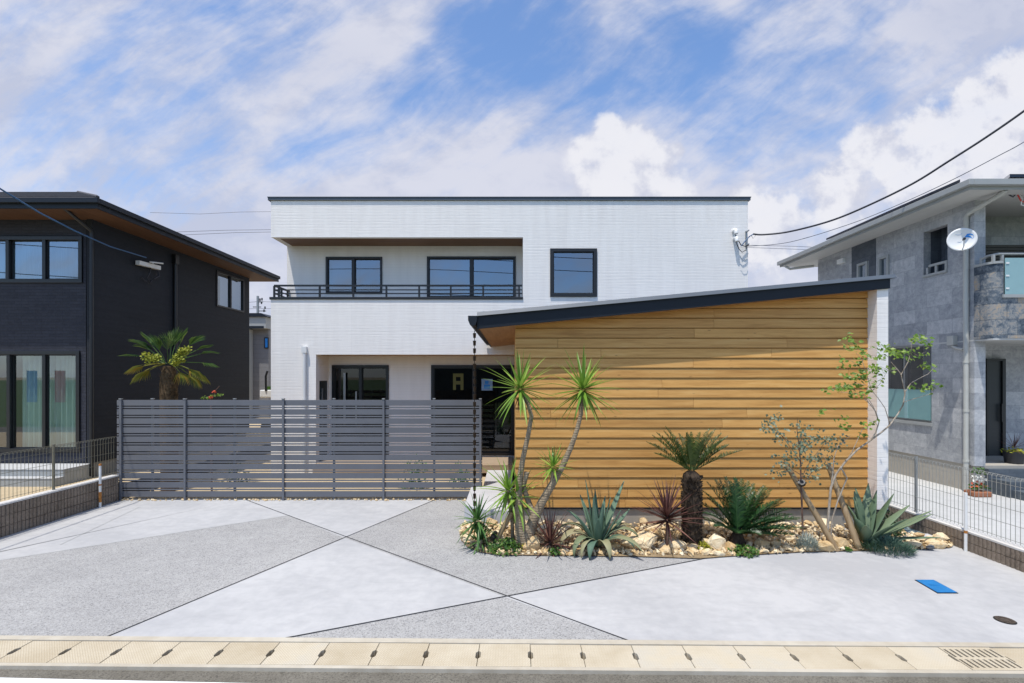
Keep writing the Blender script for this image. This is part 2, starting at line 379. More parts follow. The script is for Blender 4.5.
def m_tile(name, w, h, cols, seam, bump=.3, rough=.6):
    n = NT(name); v, sp = sheetvec(n); b = n.new('TexBrick'); n.link(v, b.inputs[0]); b.offset = .5
    b.inputs['Scale'].default_value = 1; b.inputs['Brick Width'].default_value = w; b.inputs['Row Height'].default_value = h; b.inputs['Mortar Size'].default_value = seam; b.inputs['Bias'].default_value = 0
    b.inputs['Color1'].default_value = (0,0,0,1); b.inputs['Color2'].default_value = (1,1,1,1); b.inputs['Mortar'].default_value = (.5,.5,.5,1)
    f = n.noise(n.pos(), 8.5, 9, .70, .6); f2 = n.noise(n.pos(), 34, 6, .65)
    t = n.math('ADD', n.math('ADD', n.math('MULTIPLY', f, .60), n.math('MULTIPLY', f2, .22)), n.math('MULTIPLY', b.outputs[0], .18))
    c = n.ramp(t, cols); c = n.mix(n.math('MULTIPLY', b.outputs['Fac'], .35), c, tuple(x*.6 for x in cols[0][1]))
    hh = n.math('SUBTRACT', n.math('MULTIPLY', f2, .6), b.outputs['Fac'])
    return n.bsdf(c, rough, 0, .35, n.bump(hh, bump, .012))
M['grey_tile'] = m_tile('grey_stone_cladding', .62, .31, [(.34, (.25,.26,.275)), (.5, (.37,.38,.39)), (.66, (.53,.53,.525))], .005)
M['dark_tile'] = m_tile('dark_stone_cladding', .40, .30, [(.38, (.035,.05,.07)), (.48, (.12,.145,.17)), (.56, (.27,.27,.26)), (.66, (.42,.31,.20))], .008, .6)
M['slate_tile'] = m_tile('slate_cladding', .5, .28, [(.30, (.05,.06,.075)), (.6, (.10,.115,.135))], .006, .5)
M['charcoal'] = m_tile('charcoal_brick_siding', .30, .065, [(.3, (.019,.021,.031)), (.7, (.040,.043,.058))], .006, .8, .7)
M['charcoal_plain'] = m_tile('charcoal_fine_siding', .9, .05, [(.3, (.010,.013,.019)), (.7, (.017,.021,.029))], .003, .3, .75)
M['charcoal_foundation'] = plain('grey_foundation', (.22,.215,.20), .9)
M['far_wall'] = m_tile('far_grey_siding', 3, .25, [(.3, (.17,.17,.175)), (.7, (.21,.21,.215))], .01, .2)
M['roof'] = plain('dark_roof_tiles', (.055,.05,.052), .6, 0, .25, 8, .3)
M['solar'] = plain('solar_panel_black', (.008,.010,.018), .15, 0, .1)
M['pale_fascia'] = plain('pale_grey_fascia', (.33,.34,.33), .5, 0, .04)
M['pale_soffit'] = plain('pale_soffit', (.50,.50,.48), .7, 0, .04)
M['shutter'] = plain('brown_shutter', (.075,.065,.05), .6)
M['step_tile'] = m_tile('blue_grey_step_tiles', .3, .15, [(.3, (.06,.075,.09)), (.7, (.12,.14,.16))], .004, .2)
M['door'] = plain('dark_door', (.016,.020,.022), .4)
M['blue_lid'] = plain('blue_lid', (.012,.165,.42), .5, 0, .25, 9)
M['brown_lid'] = plain('brown_iron_lid', (.085,.065,.05), .6, .3, .2, 20, .3)
M['yellow'] = plain('yellow_sticker', (.11,.105,.02), .6)
M['pale_blue'] = plain('pale_blue_sheet', (.22,.34,.52), .6)
M['logo_blue'] = plain('logo_blue', (.02,.22,.62), .4)
M['terracotta'] = plain('terracotta', (.30,.12,.06), .8, 0, .2)
M['dark_pot'] = plain('dark_pot', (.03,.03,.032), .6)
M['red_banner'] = plain('red_banner', (.55,.05,.04), .8)
M['blue_banner'] = plain('blue_banner', (.03,.16,.55), .8)
M['hole'] = plain('deep_slot', (.035,.03,.02), .95)
# plants
M['yucca'] = leafmat('yucca_leaf', [(.1, (.10,.22,.025)), (.5, (.20,.34,.045)), (.9, (.34,.46,.09))], .38)
M['yucca_dark'] = leafmat('dark_yucca_leaf', [(.1, (.035,.10,.025)), (.5, (.075,.18,.045)), (.9, (.17,.28,.09))], .4)
M['agave'] = leafmat('agave_leaf', [(.1, (.06,.115,.075)), (.5, (.105,.175,.12)), (.9, (.17,.25,.165))], .62, .08, .25)
M['agave_old'] = leafmat('old_agave_leaf', [(.1, (.16,.20,.11)), (.5, (.24,.26,.14)), (.9, (.33,.28,.16))], .6, .08)
M['agave_pale'] = leafmat('pale_agave_leaf', [(.1, (.085,.135,.08)), (.5, (.135,.195,.115)), (.9, (.21,.265,.16))], .62, .08, .25)
M['cordyline'] = leafmat('red_cordyline_leaf', [(.1, (.06,.022,.022)), (.5, (.11,.045,.04)), (.9, (.27,.14,.10))], .45, .15)
M['cycad'] = leafmat('cycad_leaf', [(.1, (.012,.042,.014)), (.5, (.024,.072,.022)), (.9, (.05,.115,.03))], .35, .12)
M['cycad_olive'] = leafmat('olive_cycad_leaf', [(.1, (.028,.052,.010)), (.5, (.055,.090,.017)), (.9, (.10,.14,.032))], .4, .15)
M['palm'] = leafmat('fan_palm_leaf', [(.1, (.035,.09,.02)), (.5, (.085,.165,.04)), (.9, (.19,.27,.06))], .4, .2)
M['palm_old'] = leafmat('old_palm_leaf', [(.1, (.13,.17,.025)), (.5, (.24,.25,.035)), (.9, (.40,.27,.04))], .5, .2)
M['palm_flower'] = leafmat('palm_flower', [(.1, (.20,.24,.02)), (.9, (.40,.40,.05))], .7, .2)
M['maple'] = leafmat('spring_leaf', [(.1, (.07,.15,.015)), (.5, (.14,.25,.03)), (.9, (.27,.36,.06))], .45, .35)
M['eucalyptus'] = leafmat('eucalyptus_leaf', [(.1, (.065,.10,.055)), (.5, (.125,.16,.095)), (.9, (.24,.27,.19))], .5, .15)
M['silver'] = leafmat('silver_leaf', [(.1, (.22,.27,.23)), (.9, (.44,.48,.43))], .7, .1)
M['cover_green'] = leafmat('ground_cover_leaf', [(.1, (.03,.085,.015)), (.5, (.06,.14,.022)), (.9, (.13,.22,.03))], .5, .25)
M['cover_yellow'] = leafmat('yellow_cover_leaf', [(.1, (.28,.30,.02)), (.9, (.55,.50,.05))], .6, .25)
M['juniper'] = leafmat('juniper_needles', [(.1, (.045,.10,.075)), (.5, (.09,.165,.12)), (.9, (.17,.25,.18))], .6, .1)
M['dark_shrub'] = leafmat('dark_shrub_leaf', [(.1, (.015,.045,.015)), (.9, (.05,.10,.03))], .5, .15)
M['red_flower'] = leafmat('red_flower', [(.1, (.5,.04,.02)), (.9, (.6,.15,.05))], .6, .2)
M['white_flower'] = leafmat('white_flower', [(.1, (.6,.6,.55)), (.9, (.8,.8,.76))], .6, .2)
def m_bark(name, a, b, sc=14, ring=0):
    n = NT(name); v = n.pos(); f = n.noise(n.mapping(v, (1, 1, .5)), sc, 8, .7, .4)
    h = f
    if ring:
        w = n.new('TexWave', wave_type='BANDS', bands_direction='Z'); n.link(v, w.inputs[0]); w.inputs['Scale'].default_value = ring; w.inputs['Distortion'].default_value = 3; w.inputs['Detail'].default_value = 4; h = n.math('ADD', f, n.math('MULTIPLY', w.outputs['Fac'], .25))
    return n.bsdf(n.ramp(f, [(.32, a), (.66, b)]), .9, 0, .2, n.bump(h, .8, .02))
M['yucca_bark'] = m_bark('yucca_bark', (.17,.125,.08), (.36,.29,.20), 20, 9)
M['cycad_bark'] = m_bark('cycad_bark', (.012,.009,.007), (.085,.060,.040), 26)
M['palm_bark'] = m_bark('palm_bark', (.035,.022,.012), (.16,.105,.055), 26)
M['pale_bark'] = m_bark('pale_bark', (.20,.15,.10), (.48,.43,.36), 16)
M['twig'] = m_bark('red_brown_twig', (.10,.055,.04), (.19,.12,.09), 20)
# ------------------------------------------------------------------ ground, road, driveway
def struct(name, mb, mat, bevel=0): return mb.build(name, mat, None, (0, 0, 0), bevel, 'structure')
def sheet(name, pts, z, mat):
    mb = MB(); mb.poly([(p[0], p[1], z) for p in pts]); return struct(name, mb, mat)
sheet('ground', [(-2500,-2500),(2500,-2500),(2500,2500),(-2500,2500)], -.12, M['earth'])
def gy(x): return 4.603-.0133*x           # back edge of the gutter
sheet('road', [(-60,-3.2),(60,-3.2),(60,3.5),(-60,4.8)], -.03, M['asphalt'])
sheet('white_road_line', [(-30,4.97),(-4.31,4.068),(-1.14,3.957),(9,3.60),(9,3.45),(-1.14,3.807),(-4.31,3.918),(-30,4.82)], -.026, M['road_paint'])
sheet('field', [(-400,-400),(400,-400),(400,-3.3),(-400,-3.3)], -.10, M['grass'])
# driveway panels
def g(px, py): v = G(px, py); return (v.x, v.y)
A0, A1, A2, A3 = g(249,501), g(289,515.5), g(345,538), g(505,597)
A4 = g(632,642); B0 = g(430,502); B2 = g(107,637); C0 = g(712,557.5); C2 = g(285,638.5); D1 = g(0,560.5)
def ext(a, b, k): return (b[0]+(b[0]-a[0])*k, b[1]+(b[1]-a[1])*k)
A0e = ext(A1, A0, .15); B0e = ext(A2, B0, .08); C0e = ext(A3, C0, .35); D1e = ext(A1, D1, .35)
def low(p, q):    # run the line p->q down to the gutter
    k = 0
    while q[1] > gy(q[0])+.02 and k < 50: q = ext(p, q, .03); k += 1
    return q
A4, B2, C2 = low(A3, A4), low(A2, B2), low(A3, C2)
YB = 9.92
def gp(x): return (x, gy(x)+.01)
sheet('driveway_concrete', [A1, D1e, (-7.97, D1e[1]), (-7.97, YB), A0e], 0, M['smooth_concrete'])
sheet('driveway_aggregate', [A1, A2, B2, gp(-7.97), (-7.97, D1e[1]), D1e], 0, M['aggregate'])
sheet('driveway_concrete', [A0e, B0e, A2, A1], 0, M['smooth_concrete'])
sheet('driveway_concrete', [A2, A3, C2, B2], 0, M['smooth_concrete'])
sheet('driveway_aggregate', [A3, A4, C2], 0, M['aggregate'])
sheet('driveway_aggregate', [B0e, (-.62, YB), (.0, 9.0), C0e, A3, A2], 0, M['aggregate'])
sheet('driveway_concrete', [C0e, (6.56, 8.6), gp(6.56), A4, A3], 0, M['smooth_concrete'])
def strip(name, a, b, w, z, mat):
    a, b = Vector((*a, 0)), Vector((*b, 0)); n = (b-a).normalized().cross(Vector((0,0,1)))*w/2
    mb = MB(); mb.box(0,0,0,0,0,0); mb = MB(); mb.quad(*[(p.x, p.y, z) for p in (a-n, b-n, b+n, a+n)]); struct(name, mb, mat)
for k, (a, b, w) in enumerate(((A0e, A4, .015), (B0e, B2, .015), (C0e, C2, .015))): strip('expansion_joint', a, b, w, .004+.0015*k, M['joint'])
strip('panel_seam', A1, D1e, .009, .008, M['terrace'])
a_, b_ = g(0,555), g(117,514)
strip('panel_seam', g(60,545), g(140,507), .008, .008, M['terrace'])
# gutter and its covers
ang = math.atan(-.0133)
gt = Matrix.Translation((0, 4.603, 0)) @ Matrix.Rotation(ang, 4, 'Z')
def gpt(x, d, z): return gt @ Vector((x, -d, z))
def gbox(mb, x0, x1, d0, d1, z0, z1):
    mb.prism([gpt(x0,d0,z0), gpt(x1,d0,z0), gpt(x1,d1,z0), gpt(x0,d1,z0)], (0,0,z1-z0)); return mb
mb = MB()
gbox(mb, -16, 16, 0, .072, -.25, .008); gbox(mb, -16, 16, .432, .475, -.25, .004); gbox(mb, -16, 16, .072, .432, -.25, -.12)
struct('gutter_channel', mb, M['tan_concrete'])
def m_cover():
    n = NT('checkered_cover'); v = n.obj(); m1 = n.mapping(v, (1,1,1), (0,0,R(45))); f = n.noise(n.pos(), 3, 8, .6); f2 = n.noise(n.pos(), 40, 6)
    ck = n.new('TexBrick'); n.link(m1, ck.inputs[0]); ck.offset = .5; ck.inputs['Scale'].default_value = 1; ck.inputs['Brick Width'].default_value = .034; ck.inputs['Row Height'].default_value = .017; ck.inputs['Mortar Size'].default_value = .004; ck.inputs['Mortar Smooth'].default_value = .5
    t = n.math('ADD', n.math('MULTIPLY', f, .7), n.math('MULTIPLY', n.new('ObjectInfo').outputs['Random'], .3))
    c = n.ramp(t, [(.3, (.44,.375,.27)), (.6, (.54,.48,.37)), (.8, (.50,.47,.40))]); c = n.mix(n.math('MULTIPLY', ck.outputs['Fac'], .22), c, (.30,.22,.12))
    h = n.math('SUBTRACT', n.math('MULTIPLY', f2, .3), ck.outputs['Fac'])
    return n.bsdf(c, .9, 0, .25, n.bump(h, .5, .006))
M['cover'] = m_cover()
PITCH = .4706; X0 = .1655-PITCH*12      # joints sit on the slots
def cover_mesh():
    w, d = PITCH-.005, .350; mb = MB()
    # plan outline with a half slot in the middle of each short side
    s, h0, h1 = .020, -.060, .060
    pts = [(0,-d/2),(w,-d/2),(w,h0),(w-s,h0+.02),(w-s,h1-.02),(w,h1),(w,d/2),(0,d/2),(0,h1),(s,h1-.02),(s,h0+.02),(0,h0)]
    mb.prism([(x-w/2, y, -.095) for x, y in pts], (0,0,.097)); return mb
cov = cover_mesh().build('gutter_cover', M['cover'], None, (0,0,0), .004)
rr = random.Random(5); first = True
GR = 20                                   # the grating replaces this cover
for i in range(-2, 25):
    if i == GR: continue
    xc = X0+PITCH*(i+.5); o = cov if first else cov.copy()
    if not first: C.objects.link(o)
    first = False
    o.location = gpt(xc, .252, rr.uniform(-.002, .003)); o.rotation_euler = (rr.uniform(-.006,.006), rr.uniform(-.006,.006), ang)
    tag(o, 'tan precast concrete gutter cover in the long row beside the road', 'gutter cover', 'gutter covers along the road')
mb = MB(); xc = X0+PITCH*(GR+.5); w, d = PITCH-.007, .350
xs = [xc-w/2+.025+(w-.05)*k/8 for k in range(9)]
gbox(mb, xc-w/2, xc+w/2, .077, .110, -.09, .004); gbox(mb, xc-w/2, xc+w/2, .236, .268, -.09, .004); gbox(mb, xc-w/2, xc+w/2, .394, .427, -.09, .004)
for lo, hi in ((.110,.236),(.268,.394)):
    gbox(mb, xc-w/2, xs[0]-.012, lo, hi, -.09, .004)
    for a, b in zip(xs, xs[1:]): gbox(mb, a+.012, b-.012, lo, hi, -.09, .004)
    gbox(mb, xs[-1]+.012, xc+w/2, lo, hi, -.09, .004)
tag(mb.build('drain_grate', M['cover'], None, gpt(xc, .252, 0)), 'tan gutter grate with two rows of dark slots near the right end of the covers', 'drain grate')
# blue lid and small manhole
t = thing('meter_box', 'bright blue rectangular meter box lid with a dark rim, flush in the pale concrete', 'meter box', g(936,587)+(0,))
c4 = [g(691.5/3.012+684-229.5+230, 580.3), g(933.5,580.3), g(958,593.3), g(936.5,593.3)]
c4 = [g(914.5,580.2), g(933.5,580.2), g(958.5,593.6), g(937.5,593.6)]
cx = sum(p[0] for p in c4)/4; cy = sum(p[1] for p in c4)/4
def scale(ps, k): return [(cx+(x-cx)*k, cy+(y-cy)*k) for x, y in ps]
mb = MB(); mb.prism([(x, y, -.05) for x, y in c4], (0,0,.056)); mb.build('frame', M['black'], t)
mb = MB(); mb.prism([(x, y, -.02) for x, y in scale(c4, .93)], (0,0,.032)); lid = mb.build('lid', M['blue_lid'], t)
mb = MB()
for sx, sy in ((-.05,.02),(-.02,.02),(.01,.02),(.04,.02)): mb.box(cx+sx-.008, cx+sx+.008, cy+sy-.02, cy+sy+.02, .0125, .0145)
mb.build('embossed_mark', M['blue_lid'], lid)
m0 = G(1005, 620.5)
t = thing('manhole', 'small round brown iron manhole cover in the pale concrete near the gutter', 'manhole', m0)
mb = MB(); mb.tube([m0+Vector((0,0,-.05)), m0+Vector((0,0,.005))], .088, 28, True, False); mb.build('rim', M['black'], t)
mb = MB(); mb.tube([m0+Vector((0,0,-.03)), m0+Vector((0,0,.010))], .078, 28, True, False)
for a in range(8): 
    q = m0+Vector((.05*math.cos(a*.785), .05*math.sin(a*.785), 0)); mb.box(q.x-.012, q.x+.012, q.y-.012, q.y+.012, .0102, .0135)
mb.build('lid', M['brown_lid'], t)
# planting bed, entrance slab and plot behind the fence
bed = [g(459,533), g(461,541), g(467,547.5), g(480,553), g(500,556), g(560,556.5), g(640,557.5), g(700,559.5), g(740,556.5), g(800,553), g(860,551.5), g(900,551), g(950,548.5), g(957,543), (6.5,7.45), (5.2,7.95), (.0,8.02), (-.3,8.1), (-.75,8.2)]
BED = bed
sheet('planting_bed', bed, .016, M['soil'])
sheet('blue_gravel', [(6.05,7.6),(6.53,7.6),(6.53,13),(6.05,13)], .02, M['blue_gravel'])
mb = MB(); mb.box(5.95,6.5,7.42,7.58,-.05,.05); struct('kerb', mb, M['slab'], .006)
mb = MB(); mb.prism([(-.84,8.45,-.1),(-.42,8.12,-.1),(.0,8.10,-.1),(.0,11.6,-.1),(-.60,11.6,-.1),(-.60,9.93,-.1),(-.84,9.80,-.1)], (0,0,.37)); struct('entrance_slab', mb, M['slab'], .01)
sheet('garden', [(-7.97,YB-.2),(.0,YB-.2),(.0,25),(-7.97,25)], -.004, M['sand'])
mb = MB(); mb.box(-7.97,-.7,YB-.02,YB+.06,-.1,.015); struct('kerb', mb, M['tan_concrete'], .005)
sheet('yard_left', [(-8.05,2),(-8.05,40),(-60,40),(-60,2)], .30, M['sand'])
sheet('yard_right', [(6.70,2),(60,2),(60,40),(6.70,40)], .20, M['yard_concrete'])

# ------------------------------------------------------------------ house parts
def win_y(parent, Y, x0, x1, z0, z1, frame=.055, mull=(), glass='glass', inset=.03, proud=.035, trans=False):
    """window set in a wall that faces -Y: frame as the part, panes as sub-parts"""
    mb = MB()
    mb.box(x0, x1, Y-proud, Y+.09, z0, z0+frame); mb.box(x0, x1, Y-proud, Y+.09, z1-frame, z1)
    mb.box(x0, x0+frame, Y-proud, Y+.09, z0+frame, z1-frame); mb.box(x1-frame, x1, Y-proud, Y+.09, z0+frame, z1-frame)
    edges = [x0+frame]
    for q in mull:
        mb.box(q-.036, q+.036, Y-proud+.012, Y+.08, z0+frame, z1-frame); edges += [q-.036, q+.036]
    edges.append(x1-frame)
    w = mb.build('window', M['black'], parent, bevel=.004)
    panes = []
    for k in range(0, len(edges), 2):
        a, b = edges[k], edges[k+1]; yy = Y+inset+(.02 if (k//2) % 2 else 0)
        s = MB(); r_ = .022
        s.box(a, b, yy-.014, yy+.012, z0+frame, z0+frame+r_); s.box(a, b, yy-.014, yy+.012, z1-frame-r_, z1-frame)
        s.box(a, a+r_, yy-.014, yy+.012, z0+frame+r_, z1-frame-r_); s.box(b-r_, b, yy-.014, yy+.012, z0+frame+r_, z1-frame-r_)
        s.build('sash', M['black'], w)
        p = MB(); p.quad((a, yy, z0+frame), (b, yy, z0+frame), (b, yy, z1-frame), (a, yy, z1-frame)); panes.append(p.build('pane', M[glass], w))
    return w, panes
def win_x(parent, X, sgn, y0, y1, z0, z1, frame=.05, mull=(), glass='glass', mat='black', proud=.03):
    """window in a wall whose outside faces sgn*X"""
    mb = MB(); a, b = sorted((X+sgn*proud, X-sgn*.09))
    mb.box(a, b, y0, y1, z0, z0+frame); mb.box(a, b, y0, y1, z1-frame, z1)
    mb.box(a, b, y0, y0+frame, z0+frame, z1-frame); mb.box(a, b, y1-frame, y1, z0+frame, z1-frame)
    for q in mull: mb.box(a, b, q-.03, q+.03, z0+frame, z1-frame)
    w = mb.build('window', M[mat], parent, bevel=.004); e = [y0+frame]+[q+d for q in mull for d in (-.03, .03)]+[y1-frame]
    for k in range(0, len(e), 2):
        p = MB(); xx = X-sgn*.02; p.quad((xx, e[k], z0+frame), (xx, e[k+1], z0+frame), (xx, e[k+1], z1-frame), (xx, e[k], z1-frame)); p.build('pane', M[glass], w)
    return w
def curtain(parent, Y, x0, x1, z0, z1, mat='curtain', amp=.05, per=.12, seed=1):
    r = random.Random(seed); n = int((x1-x0)/.012); mb = MB(); vs = []; ph = 0
    for i in range(n+1):
        x = x0+(x1-x0)*i/n; ph += .012/per*2*math.pi*r.uniform(.6, 1.4); y = Y+amp*math.sin(ph)
        vs += [(x, y, z0), (x, y+.01, z1)]
    mb.add(vs, [(2*i, 2*i+2, 2*i+3, 2*i+1) for i in range(n)], True); return mb.build('curtain', M[mat], parent)

# ------------------------------------------------------------------ white two-storey house
WX0, WX1, WY, WB, WT = -6.24, 6.08, 12.5, 13.39, 7.06
wh = thing('white_house', 'white two storey house with ribbed siding, long balcony and flat roof behind the fence', 'house', (0, WY, 0))
mb = MB()
rec_up = (-7, .27, 4.51, 6.116); rec_lo = (-5.076, 3.0, -.1, 3.08); sq = (.97, 2.18, 4.57, 5.815)
wall(mb, 'y', WY, -1, WX0, WX1, 0, WT, [rec_up, rec_lo, sq], .15)
wall(mb, 'x', WX0, -1, WY+.15, WB, 3.23, 4.51, [], .15); wall(mb, 'x', WX0, -1, WY+.15, WB, 6.116, WT, [], .15)
wA = (-5.16, -3.60, 4.80, 5.82); wB = (-2.365, .09, 3.72, 5.83)
wall(mb, 'x', .27, -1, WY+.15, WB, 3.6, 6.116, [], .12)
wC = (-4.99, -3.42, .34, 2.83); wD = (-2.25, .05, .34, 2.83)
dr = (12.72, 13.30, .2, 2.40)
wall(mb, 'x', -5.076, 1, WY+.15, WB, 0, 3.08, [dr], .12)
wall(mb, 'x', WX0, -1, WB+.15, 20, 0, WT, [], .15); wall(mb, 'x', WX0, -1, WY+.15, WB+.15, 0, 3.23, [], .15)
wall(mb, 'x', WX1, 1, WY+.15, 20, 0, WT, [], .15)
mb.box(WX0, WX1, 20, 20.15, 0, WT)
mb.build('wall', M['white'], wh)
mb = MB(); wall(mb, 'y', WB, -1, WX0, .27, 3.45, 6.3, [wA, wB], .15); wall(mb, 'y', WB, -1, -5.076, 3.0, 0, 3.2, [wC, wD], .15)
mb.build('recess_wall', M['white'], wh)
mb = MB(); mb.box(WX0+.15, .27, WY+.15, WB, 3.4, 3.6); mb.build('balcony_floor', M['terrace'], wh)
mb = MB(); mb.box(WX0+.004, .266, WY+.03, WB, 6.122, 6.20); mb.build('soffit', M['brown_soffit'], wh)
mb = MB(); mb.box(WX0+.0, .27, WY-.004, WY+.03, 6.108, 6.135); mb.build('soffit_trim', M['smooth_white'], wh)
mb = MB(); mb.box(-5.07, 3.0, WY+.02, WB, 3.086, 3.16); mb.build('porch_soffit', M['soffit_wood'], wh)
mb = MB(); mb.box(WX0+.1, WX1-.1, WY+.1, 20, WT-.1, WT-.05); mb.build('roof', M['roof'], wh)
mb = MB(); q = .035
mb.box(WX0-q-.03, WX1+q+.02, WY-q, WY+.2, WT-.005, WT+.075); mb.box(WX0-q-.03, WX0+.2, WY+.2, 20.2, WT-.005, WT+.075); mb.box(WX1-.2, WX1+q+.02, WY+.2, 20.2, WT-.005, WT+.075)
mb.box(WX0-q-.04, WX1+q+.03, WY-q-.012, WY+.21, WT+.062, WT+.085)
mb.build('coping', M['flashing'], wh, bevel=.004)
mb = MB(); mb.box(WX0-.03, .27, WY-.025, WY+.17, 4.50, 4.565); mb.box(WX0-.03, WX0+.17, WY+.17, WB, 4.50, 4.565); mb.build('balcony_cap', M['black'], wh, bevel=.004)
rail = MB()
for z, r_ in ((4.87,.022),(4.76,.013),(4.665,.013)):
    rail.box(WX0+.06, .25, WY+.055-r_, WY+.055+r_, z-r_, z+r_); rail.box(WX0+.06-r_, WX0+.06+r_, WY+.10, WB, z-r_, z+r_)
rl = rail.build('railing', M['black'], wh)
for x in [WX0+.06, WX0+.18, -5.0, -4.13, -3.27, -2.42, -1.60, -.76, .06, .17]:
    p = MB(); p.box(x-.022, x+.022, WY+.036, WY+.076, 4.56, 4.86); p.build('post', M['black'], rl)
for y in (12.95, 13.3):
    p = MB(); p.box(WX0+.04, WX0+.08, y-.02, y+.02, 4.56, 4.86); p.build('post', M['black'], rl)
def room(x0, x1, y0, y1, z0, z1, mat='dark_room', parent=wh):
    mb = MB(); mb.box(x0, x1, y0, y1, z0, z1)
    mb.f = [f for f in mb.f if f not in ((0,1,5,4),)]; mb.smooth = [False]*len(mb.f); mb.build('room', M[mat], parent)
win_y(wh, WB, *wA, mull=(-4.40,)); mb = MB(); mb.quad((-5.1, WB+.12, 4.82), (-4.42, WB+.12, 4.82), (-4.42, WB+.12, 5.80), (-5.1, WB+.12, 5.80)); mb.build('blind', M['blind'], wh)
win_y(wh, WB, *wB, mull=(-1.13,)); mb = MB(); mb.quad((-2.3, WB+.12, 3.75), (-1.15, WB+.12, 3.75), (-1.15, WB+.12, 5.80), (-2.3, WB+.12, 5.80)); mb.build('blind', M['blind'], wh)
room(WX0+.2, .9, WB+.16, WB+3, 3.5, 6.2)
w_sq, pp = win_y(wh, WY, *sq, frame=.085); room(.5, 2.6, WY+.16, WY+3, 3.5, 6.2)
wc, _ = win_y(wh, WB, *wC, frame=.075, mull=(-4.2,), glass='glass_dark')
mb = MB(); mb.box(-4.66, -4.60, WB-.06, WB-.03, 1.2, 2.62); mb.build('handle', M['grey_metal'], wc)
mb = MB(); mb.box(-4.34, -4.30, WB-.03, WB+.0, 1.2, 2.1); mb.build('handle', M['grey_metal'], wc)
wd, panes = win_y(wh, WB, *wD, frame=.075, mull=(-1.06,), glass='glass_dark')
def sticker(px0, px1, py0, py1, col, parent, dy=.0):
    a, b = P(px0, py1, WB+.02+dy), P(px1, py0, WB+.02+dy); mb = MB(); mb.box(a.x, b.x, a.y-.004, a.y, a.z, b.z); return mb.build('sticker', M[col], parent)
mbp = MB()
for (x0, x1, y0, y1) in ((453,463.5,373.5,377),(453,456,377,390),(460.5,463.5,377,390),(456,460.5,381,384.5)):
    a, b = P(x0, y1, WB+.02), P(x1, y0, WB+.02); mbp.box(a.x, b.x, a.y-.004, a.y, a.z, b.z)
mbp.build('sticker', M['yellow'], wd)
s = sticker(481.5, 492.5, 379, 390.5, 'pale_blue', wd); mb = MB()
for (x0, x1, y0, y1) in ((485,488.5,381,384),(484,490,384.6,388.6)):
    a, b = P(x0, y1, WB+.014), P(x1, y0, WB+.014); mb.box(a.x, b.x, a.y-.003, a.y, a.z, b.z)
mb.build('printed_mark', M['logo_blue'], s)
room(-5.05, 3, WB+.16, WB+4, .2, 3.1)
mb = MB(); mb.box(-.9, .0, WB+1.2, WB+1.3, 1.0, 1.05); mb.box(-1.9, -.3, WB+2.0, WB+2.6, .3, 1.1); mb.build('kitchen_counter', M['pale_room'], wh)
d = MB(); d.box(-5.14, -5.09, dr[0], dr[1], dr[2], dr[3]); dd = d.build('door', M['door'], wh, bevel=.004)
d = MB(); d.box(-5.075, -5.045, 12.86, 12.90, 1.0, 2.2); d.box(-5.09, -5.06, 12.86, 12.90, 1.1, 1.14); d.box(-5.09, -5.06, 12.86, 12.90, 2.06, 2.1); d.build('handle', M['grey_metal'], dd)
mb = MB(); mb.box(-5.0, .0, 12.1, WB-.02, .10, .30); mb.build('deck', M['deck'], wh)
mb = MB(); x = P(305.3, 360, WY).x
mb.tube([(x, WY-.05, .1), (x, WY-.05, 3.16)], .045, 10); mb.box(x-.06, x+.06, WY-.10, WY, 3.12, 3.28); mb.box(x-.055, x+.055, WY-.09, WY, 1.75, 1.80); mb.build('downpipe', M['white_metal'], wh)
# mains entry at the right end of the front wall
def capcone(px, py):
    a = P(px, py, WY-.06); mb = MB(); mb.tube([a+Vector((0,.06,.0)), a+Vector((0,.0,.02)), a+Vector((0,-.06,-.0)), a+Vector((0,-.075,-.09))], [.05,.055,.055,.045], 12); return mb.build('conduit_cap', M['white_metal'], wh)
capcone(734.8, 231); capcone(735.5, 238.6)
mb = MB(); a = P(746.3, 231, WY-.02)
mb.box(a.x-.02, a.x+.02, WY-.03, WY, P(0,247,WY).z, a.z); mb.tube([(a.x, WY-.02, a.z-.03), (a.x, WY-.16, a.z-.02)], .016, 8); mb.tube([(a.x, WY-.02, a.z-.38), (a.x, WY-.16, a.z-.37)], .016, 8); mb.build('bracket', M['grey_metal'], wh)
for pts, mt, r_ in (([(735.5,235),(738,240),(741,245),(745,246.3),(749,245)],'black_cable',.012), ([(736,242),(739,249),(742,252.3),(746,250),(747.5,245)],'black_cable',.010),
                  ([(741,246),(746,240),(750,236),(753,234.3)],'blue_cable',.014), ([(740,256),(743,260.5),(746,260),(748.2,253)],'grey_metal',.006), ([(751,235),(753,238.5),(756,235),(753,233.6)],'grey_metal',.006)):
    mb = MB(); mb.tube([P(a, b, WY-.10) for a, b in pts], r_, 6); mb.build('cable_loop', M[mt], wh)

